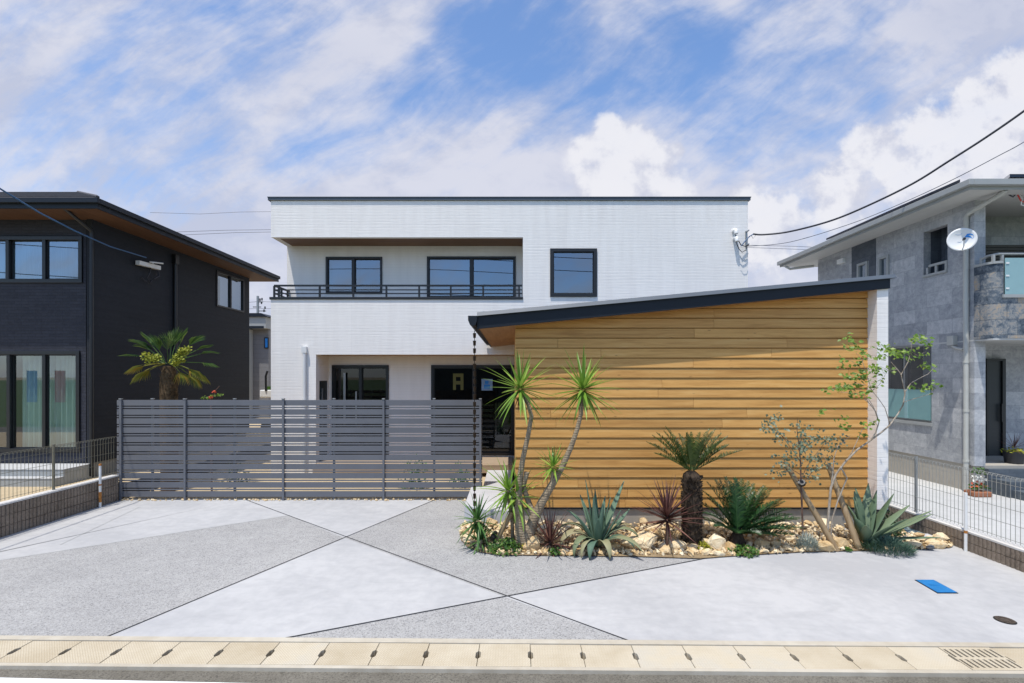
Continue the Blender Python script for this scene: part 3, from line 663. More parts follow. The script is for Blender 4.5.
# ------------------------------------------------------------------ timber fronted wing
RY = 7.745                                  # fascia plane
def rz(x, py_l=329.0, py_r=288.3):           # z of the fascia bottom at x
    zl = H-(py_l-377)*RY/F; zr = H-(py_r-377)*RY/F; xl = (477-512.5)*RY/F; xr = (890-512.5)*RY/F
    return zl+(zr-zl)*(x-xl)/(xr-xl)
XL, XR = (477-512.5)*RY/F, (890.3-512.5)*RY/F
wg = thing('timber_wing', 'single storey wing clad in golden lapped timber boards under a sloping dark roof', 'house wing', (2.9, 8, 0))
PX0, PX1 = .045, 5.86; PIER = 6.04
mb = MB(); rb = random.Random(11); z = .352; p = .1645; row = 0
while z < rz(PX1)+.02:
    cuts = [PX0]; xx = PX0+rb.uniform(.5, 3.4)
    while xx < PX1-.3: cuts.append(xx); xx += rb.uniform(2.4, 4.2)
    cuts.append(PX1)
    for a, b in zip(cuts, cuts[1:]):
        a2, b2 = a+(.0022 if a > PX0 else 0), b-(.0022 if b < PX1 else 0)
        zt = z+p-.015
        def col(x): return max(z, min(zt, rz(x)+.02))
        xs = sorted(set([a2, b2]+[x for x in [PX0+(PX1-PX0)*i/60 for i in range(61)] if a2 < x < b2 and rz(x)+.02 < zt+.05]))
        if rz(b2)+.02 <= z+.002: continue
        for q0, q1 in zip(xs, xs[1:]):
            h0, h1 = col(q0), col(q1)
            if min(h0, h1) <= z+.003: continue
            yb = 8.0-.022; yt = lambda h: 8.0-.022+.014*(h-z)/(zt-z)
            mb.add([(q0,yb,z),(q1,yb,z),(q1,yt(h1),h1),(q0,yt(h0),h0),(q0,8.028,z),(q1,8.028,z),(q1,8.028,h1),(q0,8.028,h0)], [(0,1,2,3),(0,4,5,1),(3,2,6,7)])
        # butt ends
        mb.add([(a2,yb,z),(a2,8.028,z),(a2,8.028,col(a2)),(a2,yt(col(a2)),col(a2))], [(0,1,2,3)]); mb.add([(b2,yb,z),(b2,8.028,z),(b2,8.028,col(b2)),(b2,yt(col(b2)),col(b2))], [(3,2,1,0)])
    z += p; row += 1
# weld the strips of one board so that it reads as one island
siding = mb.build('siding', M['cedar'], wg)
bmm = bmesh.new(); bmm.from_mesh(siding.data); bmesh.ops.remove_doubles(bmm, verts=bmm.verts, dist=.0004); bmm.to_mesh(siding.data); bmm.free()
mb = MB(); mb.prism([(PX0+.002, 8.03, .33), (PX1, 8.03, .33), (PX1, 8.03, rz(PX1)+.03), (PX0+.002, 8.03, rz(PX0)+.03)], (0, 4.44, 0)); mb.build('wall', M['cedar'], wg)
mb = MB(); mb.box(PX0-.004, PX1, 7.975, 8.03, .322, .350); mb.build('drip_flashing', M['dark_metal'], wg)
mb = MB(); mb.box(PX0+.02, PX1+.02, 8.008, 12.4, -.05, .325); mb.build('foundation', M['foundation'], wg)
mb = MB(); mb.prism([(PX1, 7.78, .37), (PIER, 7.78, .37), (PIER, 7.78, rz(PIER)+.02), (PX1, 7.78, rz(PX1)+.02)], (0, 4.70, 0)); mb.build('pier', M['white'], wg)
mb = MB(); mb.box(PX1+.004, PIER+.01, 7.775, 12.3, .335, .37); mb.build('drip_flashing', M['dark_metal'], wg)
mb = MB(); mb.box(PX1+.03, PIER-.03, 7.82, 12.3, -.05, .335); mb.build('foundation', M['foundation'], wg)
# roof: soffit, fascia, deck
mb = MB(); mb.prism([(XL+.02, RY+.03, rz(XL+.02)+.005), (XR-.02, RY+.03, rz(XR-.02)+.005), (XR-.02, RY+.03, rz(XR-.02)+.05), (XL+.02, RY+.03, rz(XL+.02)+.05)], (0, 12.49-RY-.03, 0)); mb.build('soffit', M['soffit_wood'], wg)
TH = .252; TR = .205
def fz(x): return rz(x)+TH+(TR-TH)*(x-XL)/(XR-XL)
mb = MB(); mb.prism([(XL, RY, rz(XL)), (XR, RY, rz(XR)), (XR, RY, fz(XR)-.05), (XL, RY, fz(XL)-.05)], (0, .03, 0)); mb.build('fascia', M['dark_metal'], wg, bevel=.003)
mb = MB(); mb.prism([(XL, RY+.03, rz(XL)), (XL+.03, RY+.03, rz(XL+.03)), (XL+.03, RY+.03, fz(XL)-.05), (XL, RY+.03, fz(XL)-.05)], (0, 4.7, 0)); mb.prism([(XR-.03, RY+.03, rz(XR)), (XR, RY+.03, rz(XR)), (XR, RY+.03, fz(XR)-.05), (XR-.03, RY+.03, fz(XR)-.05)], (0, 4.7, 0)); mb.build('fascia', M['dark_metal'], wg)
# the capping leans back a little, so it catches the sky
q = .012; e0, e1 = XL-.0, XR+.075
mb = MB(); mb.add([(e0, RY-.045, fz(e0)-.048), (e1, RY-.045, fz(e1)-.048), (e1, RY+.005, fz(e1)+.018), (e0, RY+.005, fz(e0)+.018),
                   (e0, 12.47, fz(e0)-.048), (e1, 12.47, fz(e1)-.048), (e1, 12.47, fz(e1)+.018), (e0, 12.47, fz(e0)+.018)],
                  [(0,1,2,3),(7,6,5,4),(3,2,6,7),(4,5,1,0),(0,3,7,4),(1,5,6,2)]); mb.build('roof', M['flashing'], wg)
a = P(472.6, 320, RY-.02); pts = []
prof = [(-.075,.065),(.075,.065),(.075,-.02),(.05,-.085),(.0,-.10),(-.045,-.075),(-.072,-.01)]
mb = MB(); mb.prism([(a.x+u_*.95, RY-.06, a.z+v_) for u_, v_ in prof], (0, 4.75, 0)); mb.build('gutter', M['dark_metal'], wg, bevel=.004)
# rain chain
rc = thing('rain_chain', 'bronze rain chain of small cups hanging from the roof corner past the fence end', 'rain chain', (P(474.5,377,7.72).x, 7.72, 0))
x = rc.location.x; mb = MB(); mb.tube([(x, 7.72, .06), (x, 7.72, 3.24)], .006, 5)
mb.build('chain', M['bronze'], rc)
mb = MB(); zz = 3.20
while zz > .10:
    mb.tube([(x, 7.72, zz-.078), (x, 7.72, zz-.07), (x, 7.72, zz-.005), (x, 7.72, zz)], [.017, .021, .025, .027], 8); zz -= .122
mb.build('cups', M['bronze'], rc)

# ------------------------------------------------------------------ grey slatted fence
FY = 9.84; FX0, FX1 = P(117.2,500,FY).x, P(482.3,500,FY).x
FZ0, FZ1 = H-(496.5-377)*FY/F, H-(400-377)*FY/F
fe = thing('slat_fence', 'blue grey horizontal slat privacy fence along the back of the driveway', 'fence', ((FX0+FX1)/2, FY, 0))
posts = [122,151.5,186,234,284,333.5,384,434,480.5]
pxs = [P(q,500,FY).x for q in posts]; cuts = [FX0]+[pxs[k] for k in (2,4,6)]+[FX1]
per = (FZ1-FZ0-.11)/10
for a, b in zip(cuts, cuts[1:]):
    mb = MB(); a2 = a+.002; b2 = b-.002; zz = FZ1
    mb.box(a2, b2, FY-.012, FY+.012, FZ1-.115, FZ1)
    for k in range(10):
        t0 = FZ1-.115-per*k
        mb.box(a2, b2, FY-.010, FY+.010, t0-.022-.028, t0-.022)           # narrow slat
        mb.box(a2, b2, FY-.012, FY+.012, t0-per, t0-.022-.028-.022)       # wide slat
    mb.build('slat_panel', M['fence'], fe, bevel=.002)
for k, q in enumerate(pxs):
    y = FY-.031 if k in (0,2,4,6,8) else FY+.031
    mb = MB(); mb.box(q-.021, q+.021, y-.018, y+.018, -.05, FZ1+.012); po = mb.build('post', M['fence'], fe, bevel=.004)
    mb = MB(); mb.box(q-.028, q+.028, y-.027, y+.027, FZ1+.013, FZ1+.034); mb.build('cap', M['grey_metal'], po, bevel=.004)

# ------------------------------------------------------------------ boundary block walls with mesh fences
def block_wall(X, face, y0, y1, z1, courses, ylo, yhi, label):
    t = thing('block_wall', label, 'wall', (X, (ylo+yhi)/2, 0)); d = -face
    mb = MB(); ch = (z1-.03)/courses
    a, b = sorted((X+d*.012, X+d*.14)); mb.box(a, b, y0, y1, -.1, z1-.03)
    n = int((yhi-ylo)/.0625)
    for c in range(courses):
        lo, hi = c*ch+.005-(.1 if c == 0 else 0), (c+1)*ch-.005; rr_ = random.Random(c)
        for k in range(n):
            ya = ylo+k*.0625; e = rr_.uniform(0, .006); s_ = .004 if (k+2*c) % 6 else .010
            pr = [(X+d*.0125, ya+s_), (X-d*(.004+e), ya+s_+.006), (X-d*(.007+e), ya+.03), (X-d*(.003+e), ya+.056), (X+d*.0125, ya+.060)]
            mb.prism([(x_, y_, lo) for x_, y_ in pr], (0, 0, hi-lo))
    mb.build('block_courses', M['block'], t)
    mb = MB(); a, b = sorted((X-d*.004, X+d*.146)); mb.box(a, b, y0-.004, y1+.004, z1-.03, z1); mb.build('coping', M['coping'], t, bevel=.004)
    return t
block_wall(-7.97, 1, 3.0, 9.80, .52, 3, 5.6, 9.79, 'brown ribbed block wall with pale coping at the foot of the dark house')
block_wall(6.545, -1, 3.0, 16, .283, 2, 4.8, 13, 'low brown ribbed block wall with pale coping beside the grey stone house')
def mesh_fence(X, ys, z0, z1, lab, mat, pmat, wx):
    t = thing('mesh_fence', lab, 'fence', (X, ys[0], z0))
    for y in (ys[:-1] if X < 0 else ys):
        mb = MB(); mb.tube([(X, y, z0-.02), (X, y, z1-.005)], .022, 10); po = mb.build('post', M[pmat], t)
        mb = MB(); mb.tube([(X, y, z1-.004), (X, y, z1+.012)], .025, 10); mb.build('cap', M[pmat], po)
    for a, b in zip(ys, ys[1:]):
        mb = MB(); n = int(abs(b-a)/.0625); s = 1 if wx > X else -1; w = .0034
        for k in range(n):
            y = a+(b-a)*(k+.5)/n
            mb.tube([(wx, y, z0+.03), (wx, y, z1-.05), (wx+s*.02, y, z1-.005), (wx+s*.05, y, z1+.0), (wx+s*.06, y, z1-.03)], w, 4, False, False)
        for zz in (z0+.06, z0+.26, z0+.46, z1-.12, z1-.03, z1-.005):
            mb.tube([(wx-s*.005, a, zz), (wx-s*.005, b, zz)], w*1.1, 4, False, False)
        mb.build('wire_panel', M[mat], t)
    return t
mesh_fence(-8.06, [4.5, 6.5, 8.5, 9.78], .52, 1.305, 'olive grey wire mesh fence on the block wall before the dark house', 'mesh_wire', 'mesh_wire', -8.03)
mesh_fence(6.62, [4.44, 6.19, 7.94, 9.69, 11.44, 13.2], .283, 1.185, 'pale wire mesh fence on the low wall before the grey stone house', 'mesh_wire_pale', 'grey_metal', 6.595)
def boundary_post(loc, h, lab):
    t = thing('marker_post', lab, 'marker post', loc); x, y, z = loc
    mb = MB(); mb.tube([(x, y, -.05), (x, y, h)], .021, 10); mb.build('pipe', M['white_metal'], t); return t
v = G(102.5, 507.5); v.x = -7.90
t = boundary_post(tuple(v), .82, 'thin white marker post with rusty top beside the ribbed wall and slat fence')
for a, b in ((.80,.835),(.42,.45),(.10,.30)):
    mb = MB(); mb.tube([(v.x, v.y, a), (v.x, v.y, b)], .0222, 10); mb.build('rust_band', M['rust'], t)
v = G(965.8, 551.3); v.x = 6.50
t = boundary_post(tuple(v), .84, 'thin white marker post with a rusty band before the low block wall')
for a, b in ((.26,.30),):
    mb = MB(); mb.tube([(v.x, v.y, a), (v.x, v.y, b)], .0222, 10); mb.build('rust_band', M['rust'], t)

# ------------------------------------------------------------------ dark house, left
LX, LY, LY1 = -9.19, 10.6, 16.75
lh = thing('dark_house', 'charcoal two storey house with brown soffits and curtained windows left of the fence', 'house', (-14, LY, .3))
def zl(py, Y=LY): return H-(py-377)*Y/F
def xl(px, Y=LY): return (px-512.5)*Y/F
wU = (xl(-48), xl(83), zl(283), zl(236.5)); wL = (xl(-48), xl(80.5), zl(452), zl(351))
mb = MB(); wall(mb, 'y', LY, -1, -20, LX-.10, .62, 5.95, [wU, wL], .15); mb.build('front_wall', M['charcoal'], lh)
w2 = (LX*F/(216-512.5)*-1, 0, 0, 0)
sy0 = LX*F/(216-512.5); sy1 = LX*F/(243.5-512.5); szt = H-(270-377)*sy0/F; szb = H-(306-377)*sy0/F
mb = MB(); wall(mb, 'x', LX, 1, LY, LY1, .62, 5.95, [(sy0, sy1, szb, szt)], .15); mb.build('side_wall', M['charcoal_plain'], lh)
mb = MB(); mb.box(-20, LX, LY1, LY1+.15, .62, 5.95); mb.build('rear_wall', M['charcoal_plain'], lh)
mb = MB(); mb.box(-20, LX-.03, LY+.03, LY1, .1, .62); mb.build('foundation', M['charcoal_foundation'], lh)
mb = MB(); mb.box(LX-.10, LX+.015, LY-.04, LY, .32, 5.95); mb.build('corner_trim', M['charcoal_plain'], lh)
win_y(lh, LY, *wU, frame=.08, mull=(xl(8), xl(44.5)), glass='glass'); win_y(lh, LY, *wL, frame=.08, mull=(xl(9), xl(44.5)), glass='glass_clear')
curtain(lh, LY+.22, wU[0], wU[1], wU[2], wU[3], seed=3); curtain(lh, LY+.22, xl(11), wL[1], wL[2], wL[3], seed=4); 
room(-13, LX-.2, LY+.16, LY+3, .3, 3.2, 'pale_room', lh); room(-13, LX-.2, LY+.16, LY+3, 3.3, 6.0, 'pale_room', lh)
ws = win_x(lh, LX, 1, sy0, sy1, szb, szt, mull=((sy0+sy1)/2,)); 
mb = MB(); mb.quad((LX-.14, sy0, szb), (LX-.14, sy1, szb), (LX-.14, sy1, szt), (LX-.14, sy0, szt)); mb.build('blind', M['blind'], lh)
EX, EY = -8.45, 9.85; ezb, ezt = 5.93, 6.12; EY1 = LY1+.75; EXL = -22
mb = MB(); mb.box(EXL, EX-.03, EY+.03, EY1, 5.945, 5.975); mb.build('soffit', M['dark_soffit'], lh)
mb = MB(); mb.box(EXL, EX, EY, EY+.03, ezb, ezt); mb.box(EX-.03, EX, EY+.03, EY1, ezb, ezt); mb.box(EXL, EX+.06, EY-.07, EY, ezt-.09, ezt+.012); mb.box(EX, EX+.06, EY, EY1, ezt-.09, ezt+.012); mb.build('fascia', M['dark_metal'], lh, bevel=.006)
hd = (EY1-EY)/2; slope = .415; rzp = ezt+hd*slope
a0 = (EXL, EY-.05, ezt+.013); a1 = (EX+.05, EY-.05, ezt+.013); a2 = (EX+.05, EY1, ezt+.013); a3 = (EXL, EY1, ezt+.013); r0 = (EXL, EY+hd, rzp); r1 = (EX-hd, EY+hd, rzp)
mb = MB(); mb.add([a0,a1,a2,a3,r0,r1], [(0,1,5,4),(1,2,5),(2,3,4,5)])
for k in range(1, 12):               # tile courses seen edge on
    f = k/12; p0 = Vector(a1).lerp(Vector(r1), f); 
    mb.box(EXL, p0.x, p0.y-.03, p0.y+.02, p0.z-.005, p0.z+.022)
mb.build('roof', M['roof'], lh)
mb = MB(); n = 14
for k in range(n):
    p0 = Vector(a1).lerp(Vector(r1), k/n); p1 = Vector(a1).lerp(Vector(r1), (k+.9)/n); up = Vector((0,0,.03)); mb.tube([p0+up*.3, p1+up*.3+Vector((0,0,.012))], .035, 6)
mb.build('ridge_tiles', M['roof'], lh)
# downpipes on the dark house
mb = MB(); cx_ = LX-.02
mb.tube([P(62,205,EY+.06), P(64,208,EY+.1), (LX+.05, LY-.10, zl(232)), (LX+.05, LY-.09, zl(236)), (LX+.05, LY-.09, .35)], .036, 8); mb.build('downpipe', M['black'], lh)
yy = LX*F/(173.5-512.5); mb = MB(); mb.tube([(LX+.05, yy, .35), (LX+.05, yy, H-(258-377)*yy/F)], .045, 8); mb.box(LX, LX+.11, yy-.07, yy+.07, H-(264-377)*yy/F, H-(255-377)*yy/F); mb.build('downpipe', M['black'], lh)
# service bracket with cable ends
yy = 11.65; X_ = LX
def SP(px, py, off=.06): Y = (LX+off)*F/(px-512.5); return Vector((LX+off, Y, H-(py-377)*Y/F))
mb = MB(); a, b = SP(137.5,262.5,.10), SP(159,268,.10); d_ = (b-a)
mb.prism([a+Vector((-.05,0,-.05)), a+Vector((.05,0,-.05)), a+Vector((.05,0,.05)), a+Vector((-.05,0,.05))], d_); mb.tube([SP(153,263,.05), SP(153,263,.3)], .02, 6); mb.tube([SP(150,262,.2), SP(163,263.5,.28)], .02, 6)
mb.build('service_bracket', M['white_metal'], lh)
for pts in ([(151,266),(150,272),(147,278),(150,283),(152,280)], [(158,268),(159,276),(154,279)], [(141,277),(146,282)]):
    mb = MB(); mb.tube([SP(a_, b_, .08) for a_, b_ in pts], .014, 6); mb.build('cable_loop', M['black_cable'], lh)
bc = tag(MB().tube([Vector((-8.4,3.2,5.55)), P(-6,185,8.0), P(40,213,9.0), P(75,231,9.8), P(110,246.5,10.7), SP(146,257.5,.2)], .015, 6).build('service_cable', M['blue_cable'], None, (-9,9,5)), 'blue service cable slanting down to the bracket on the dark house', 'cable')
# terrace steps of the dark house
mb = MB(); mb.box(-20, LX+.02, 9.70, 9.90, .25, .455); mb.box(-20, LX+.02, 9.90, LY-.05, .25, .60); struct('terrace_steps', mb, M['terrace'], .01)
mb = MB(); mb.box(-20, LX+.02, 9.69, 9.898, .456, .470); mb.box(-20, LX+.02, 9.89, LY-.05, .601, .615); struct('terrace_lit_top', mb, M['yard_concrete'])  # paler sheets over the treads: sunlit tops put into the colour

# ------------------------------------------------------------------ grey stone house, right
RX, RYF, RYB = 9.15, 9.6, 14.5
rh = thing('stone_house', 'grey stone clad two storey house with corner balcony at the right edge', 'house', (13, RYF, .2))
def ry(px, X=RX): return X*F/(px-512.5)
def rzv(px, py, X=RX): return H-(py-377)*ry(px, X)/F
w_lo = (ry(931.5), ry(884), rzv(931.5,423), rzv(931.5,343.5)); n_hi = (ry(947.5), ry(923.5), rzv(947.5,272), 5.72)
wa = (ry(868.5), ry(858), rzv(868,274.5)-.15, rzv(868,261)); wb = (ry(889.5), ry(879), rzv(889,272)-.2, rzv(889,254.5))
mb = MB(); zb = rzv(974,466)
wall(mb, 'x', RX, -1, RYF, RYB, zb, 6.0, [w_lo, n_hi, wa, wb], .16)
mb.box(RX+.16, 24, RYB-.16, RYB, zb, 6.0)
mb.build('side_wall', M['grey_tile'], rh)
mb = MB(); c = [ry(876), ry(852)]; mb.box(RX-.012, RX, c[0], c[1], 4.0, 6.0)
mb2 = MB(); wall(mb2, 'x', RX-.012, -1, c[0], c[1], 3.6, 5.99, [(wa[0]-.03, wa[1]+.03, wa[2], wa[3])], .011); mb2.build('dark_cladding', M['slate_tile'], rh)
mb = MB(); mb.box(RX+.03, 24, RYF+.04, RYB-.02, .0, zb); mb.build('foundation', M['foundation'], rh)
mb = MB(); mb.box(RX, RX+.17, RYF-.35, RYF, zb+.0, 6.0)
# corner pier between side wall and porch opening
px_ = (982-512.5)*(RYF-.35)/F
mb = MB(); mb.box(RX+.001, RX+.22, RYF-.012, RYF, zb, 6.0); mb.build('corner_wall', M['grey_tile'], rh)
win_x(rh, RX, -1, *w_lo, frame=.05, glass='glass_dark', mat='grey_metal', mull=((w_lo[0]+w_lo[1])/2+.1,), proud=-.03)
mb = MB(); zm = rzv(931.5,390); mb.box(RX-.006, RX+.03, w_lo[0]+.03, w_lo[1]-.03, w_lo[2]+.05, zm); mb.build('frosted_screen', M['frosted'], rh)
mb = MB(); mb.box(RX-.03, RX-.005, (w_lo[0]+w_lo[1])/2-.06, (w_lo[0]+w_lo[1])/2+.02, w_lo[2]+.05, zm); mb.build('screen_strip', M['balcony_glass'], rh)
mb = MB(); mb.box(RX-.035, RX+.12, w_lo[0]-.03, w_lo[1]+.03, w_lo[2]-.07, w_lo[2]+.0); mb.build('sill', M['pale_fascia'], rh)
for w_ in (wa, wb): win_x(rh, RX, -1, *w_, frame=.06, mat='pale_fascia', glass='glass', proud=.04)
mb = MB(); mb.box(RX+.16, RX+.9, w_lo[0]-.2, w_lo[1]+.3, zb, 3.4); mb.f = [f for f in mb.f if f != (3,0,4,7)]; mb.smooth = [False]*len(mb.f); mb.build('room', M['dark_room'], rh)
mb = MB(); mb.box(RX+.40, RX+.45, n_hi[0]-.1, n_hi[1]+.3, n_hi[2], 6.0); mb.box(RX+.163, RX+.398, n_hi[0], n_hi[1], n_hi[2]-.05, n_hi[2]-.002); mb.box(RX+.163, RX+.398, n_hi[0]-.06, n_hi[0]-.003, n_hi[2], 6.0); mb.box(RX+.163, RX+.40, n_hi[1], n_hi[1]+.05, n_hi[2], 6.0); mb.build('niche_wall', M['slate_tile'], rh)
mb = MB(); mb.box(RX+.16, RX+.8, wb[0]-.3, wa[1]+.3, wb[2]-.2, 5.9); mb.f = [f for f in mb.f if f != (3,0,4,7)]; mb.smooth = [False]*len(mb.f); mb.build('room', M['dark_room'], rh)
mb = MB(); zq = n_hi[2]; mb.box(RX-.03, RX+.1, n_hi[0], n_hi[1], zq, zq+.05); mb.box(RX-.02, RX+.02, n_hi[0]+.0, n_hi[1]-.15, zq+.20, zq+.25); 
for f in (.0, .45, .86): y_ = n_hi[0]+(n_hi[1]-n_hi[0]-.06)*f; mb.box(RX-.018, RX+.018, y_, y_+.05, zq+.05, zq+.20)
mb.build('niche_rail', M['pale_fascia'], rh)
# porch and balcony
PYB = 10.9
mb = MB(); mb.box(RX+.22, 24, PYB, PYB+.15, .2, 3.4); mb.box(RX+.163, RX+.22, RYF+.002, PYB, zb, 3.35)
mb.build('porch_wall', M['grey_tile'], rh)
bz0, bz1 = H-(338.2-377)*9.2/F, H-(264.5-377)*9.3/F
BX0 = RX-.012; BYF = 9.20; rad = .16
pts = [(BX0, RYF-.013), (BX0, BYF+rad)]+[(BX0+rad*(1-math.cos(a_)), BYF+rad*(1-math.sin(a_))) for a_ in [math.pi/2*k/6 for k in range(1, 7)]]+[(24, BYF), (24, RYF-.013)]
ptsx = [(x_+.0, y_) for x_, y_ in pts]
mb = MB(); mb.prism([(x_, y_, bz0) for x_, y_ in ptsx], (0,0,.12))
gx0 = (1003.5-512.5)*BYF/F; gz0 = H-(294.5-377)*BYF/F
# parapet: high left of the glass, low beneath it
mb = MB(); hi = [p_ for p_ in pts if p_[0] < gx0]+[(gx0, BYF), (gx0, BYF+.15)]; inner = [(BX0+.15, BYF+rad), (BX0+.15, RYF-.013)]
hi = [(BX0, RYF-.013), (BX0, BYF+rad)]+[(BX0+rad*(1-math.cos(a_)), BYF+rad*(1-math.sin(a_))) for a_ in [math.pi/2*k/6 for k in range(1, 7)]]+[(gx0, BYF), (gx0, BYF+.15), (BX0+rad, BYF+.15), (BX0+.15, BYF+rad), (BX0+.15, RYF-.013)]
mb.prism([(x_, y_, bz0) for x_, y_ in hi], (0,0,bz1-bz0)); mb.box(gx0+.002, 24, BYF, BYF+.15, bz0, gz0-.06)
mb.build('balcony_parapet', M['dark_tile'], rh)
mb = MB(); mb.box(BX0+.16, 24, BYF+.16, RYF+1.2, bz0+.10, bz0+.25); mb.build('balcony_slab', M['pale_soffit'], rh)
mb = MB(); mb.box(BX0+.01, 24, BYF+.01, PYB, bz0-.03, bz0-.002); mb.build('porch_soffit', M['pale_soffit'], rh)
mb = MB(); mb.prism([(x_+(-.012 if x_ < BX0+.2 else 0), y_-.012, bz1) for x_, y_ in hi], (0,0,.045)); mb.box(gx0-.03, 24, BYF-.03, BYF+.16, gz0-.06, gz0); mb.build('parapet_cap', M['pale_fascia'], rh)
mb = MB(); hz = H-(253-377)*BYF/F
mb.tube([(BX0+.05, RYF-.1, hz-.06), (BX0+.05, BYF+rad, hz-.02), (BX0+rad, BYF+.07, hz), (24, BYF+.07, hz)], .025, 8)
for q_ in ((BX0+.05, RYF-.12), (BX0+.05, RYF-.35), (gx0+.04, BYF+.07)): mb.bar((q_[0], q_[1], bz1 if q_[0] < gx0 else gz0), (q_[0], q_[1], hz-.02), .04)
mb.build('handrail', M['pale_fascia'], rh)
mb = MB(); mb.box(gx0+.02, 24, BYF-.012, BYF-.002, gz0, H-(258-377)*BYF/F); mb.build('balcony_glass', M['balcony_glass'], rh)
mb = MB()
for k in range(3): z_ = gz0+.10+.24*k; mb.box(gx0+.03, gx0+.09, BYF-.022, BYF-.013, z_, z_+.03)
mb.build('glass_clamp', M['white_metal'], rh)
mb = MB(); mb.box(RX+.46, 24, RYF+1.0, RYF+1.15, 3.3, 6.0); mb.build('balcony_rear_wall', M['grey_tile'], rh)
mb = MB(); z_ = 3.5
while z_ < 5.35: mb.box(RX+.50, 24, RYF+.93, RYF+.98, z_, z_+.055); z_ += .065
mb.build('shutter', M['shutter'], rh)
dx0, dx1 = (983-512.5)*PYB/F, (1001-512.5)*PYB/F; dzt = H-(361-377)*PYB/F
mb = MB(); mb.box(dx0, dx1, PYB-.05, PYB-.003, .68, dzt); dd = mb.build('door', M['door'], rh, bevel=.004)
mb = MB(); mb.box(dx0, dx0+.05, PYB-.09, PYB-.05, .68, dzt+.05); mb.box(dx1-.05, dx1+.02, PYB-.09, PYB-.05, .68, dzt+.05); mb.box(dx0+.05, dx1-.05, PYB-.09, PYB-.05, dzt, dzt+.05); mb.build('frame', M['black'], dd)
mb = MB(); mb.box(dx1-.10, dx1-.07, PYB-.12, PYB-.09, 1.5, 1.9); mb.build('handle', M['black'], dd)
mb = MB(); mb.box(RX+.25, 24, 9.55, PYB, .2, .68); mb.build('porch_floor', M['step_tile'], rh)
mb = MB(); mb.box(RX+.30, 24, 9.20, 9.548, .2, .50); mb.box(RX+.35, 24, 8.85, 9.198, .2, .35); mb.build('porch_step', M['step_tile'], rh)
# eaves and roof
SX, SY, SY1 = 8.5, 9.0, 15.4; sb, st = 5.985, 6.145
mb = MB(); mb.box(SX+.03, 26, SY+.03, SY1, 6.0, 6.03); mb.build('soffit', M['pale_soffit'], rh)
mb = MB(); mb.box(SX, SX+.03, SY, SY1, sb, st); mb.box(SX+.03, 26, SY, SY+.03, sb, st); mb.box(SX-.09, SX, SY-.09, SY1, st-.10, st+.012); mb.box(SX, 26, SY-.09, SY, st-.10, st+.012); mb.build('fascia', M['pale_fascia'], rh, bevel=.008)
hd2 = (SY1-SY)/2; zr = st+hd2*.30
mb = MB(); mb.add([(SX-.05,SY-.05,st+.013),(26,SY-.05,st+.013),(26,SY1,st+.013),(SX-.05,SY1,st+.013),(SX+hd2,SY+hd2,zr),(26,SY+hd2,zr)], [(0,1,5,4),(0,4,3),(3,4,5,2)]); mb.build('roof', M['roof'], rh)
def onroof(x_, y_, h_): return (x_, y_, st+.013+(x_-SX+.05)*.30+h_)
mb = MB(); mb.prism([onroof(8.62,9.32,.05), onroof(8.62,13.3,.05), onroof(10.6,12.6,.05), onroof(10.6,11.6,.05)], (0,0,.05)); mb.build('solar_panel', M['solar'], rh)
def onroof2(x_, y_, h_): return (x_, y_, st+.013+(y_-SY+.05)*.30+h_)
mb = MB(); mb.prism([onroof2(9.4,9.15,.06), onroof2(16,9.15,.06), onroof2(16,11,.06), onroof2(11,11,.06)], (0,0,.06)); mb.build('solar_panel', M['solar'], rh)
# pipes and small fittings on the stone house
pY = ry(966, RX-.05); mb = MB()
mb.tube([P(1005,190,SY+.05), P(1003,193,SY+.1), P(969,213,pY-.1), P(966.3,217,pY), (RX-.05, pY, rzv(966,240)), (RX-.05, pY, .22)], .043, 10)
for py_ in (362, 411, 461, 300): z_ = H-(py_-377)*pY/F; mb.tube([(RX-.05,pY,z_-.02),(RX-.05,pY,z_+.02)], .052, 10)
mb.build('downpipe', M['beige_pipe'], rh)
mb = MB(); y_ = ry(954.5); mb.box(RX-.10, RX, y_-.07, y_+.07, rzv(954.5,345), rzv(954.5,336)); mb.tube([(RX-.06, y_-.02, rzv(954.5,346)), (RX-.06, y_-.1, rzv(954.5,348.5)), (RX-.06, pY+.05, rzv(954.5,350))], .025, 8); mb.build('vent_box', M['beige_pipe'], rh)
mb = MB(); y_ = ry(842.5); mb.box(RX-.08, RX, y_-.12, y_+.12, rzv(842.5,263.5), rzv(842.5,259)); mb.build('vent_hood', M['white_metal'], rh)
mb = MB(); y_ = ry(812, SX+.1); mb.tube([(SX+.02, 15.1, 5.95), (SX+.1, 15.0, 5.85), (RX-.05, 14.6, 5.85)], .04, 8); mb.build('downpipe', M['beige_pipe'], rh)
mb = MB(); a_ = P(1012,192,SY+.3); mb.tube([a_, a_+Vector((.35,.1,.03))], .035, 6); mb.build('service_bracket', M['grey_metal'], rh)
for k, (c_, pts) in enumerate((('white_metal', [(1018,192),(1022,199),(1021,205),(1026,206)]), ('red_banner', [(1016,192),(1021,201),(1027,203)]), ('black_cable', [(1006,193),(1013,197),(1019,191)]))):
    mb = MB(); mb.tube([P(x_, y_, SY+.3) for x_, y_ in pts], .012, 6); mb.build('cable_loop', M[c_], rh)
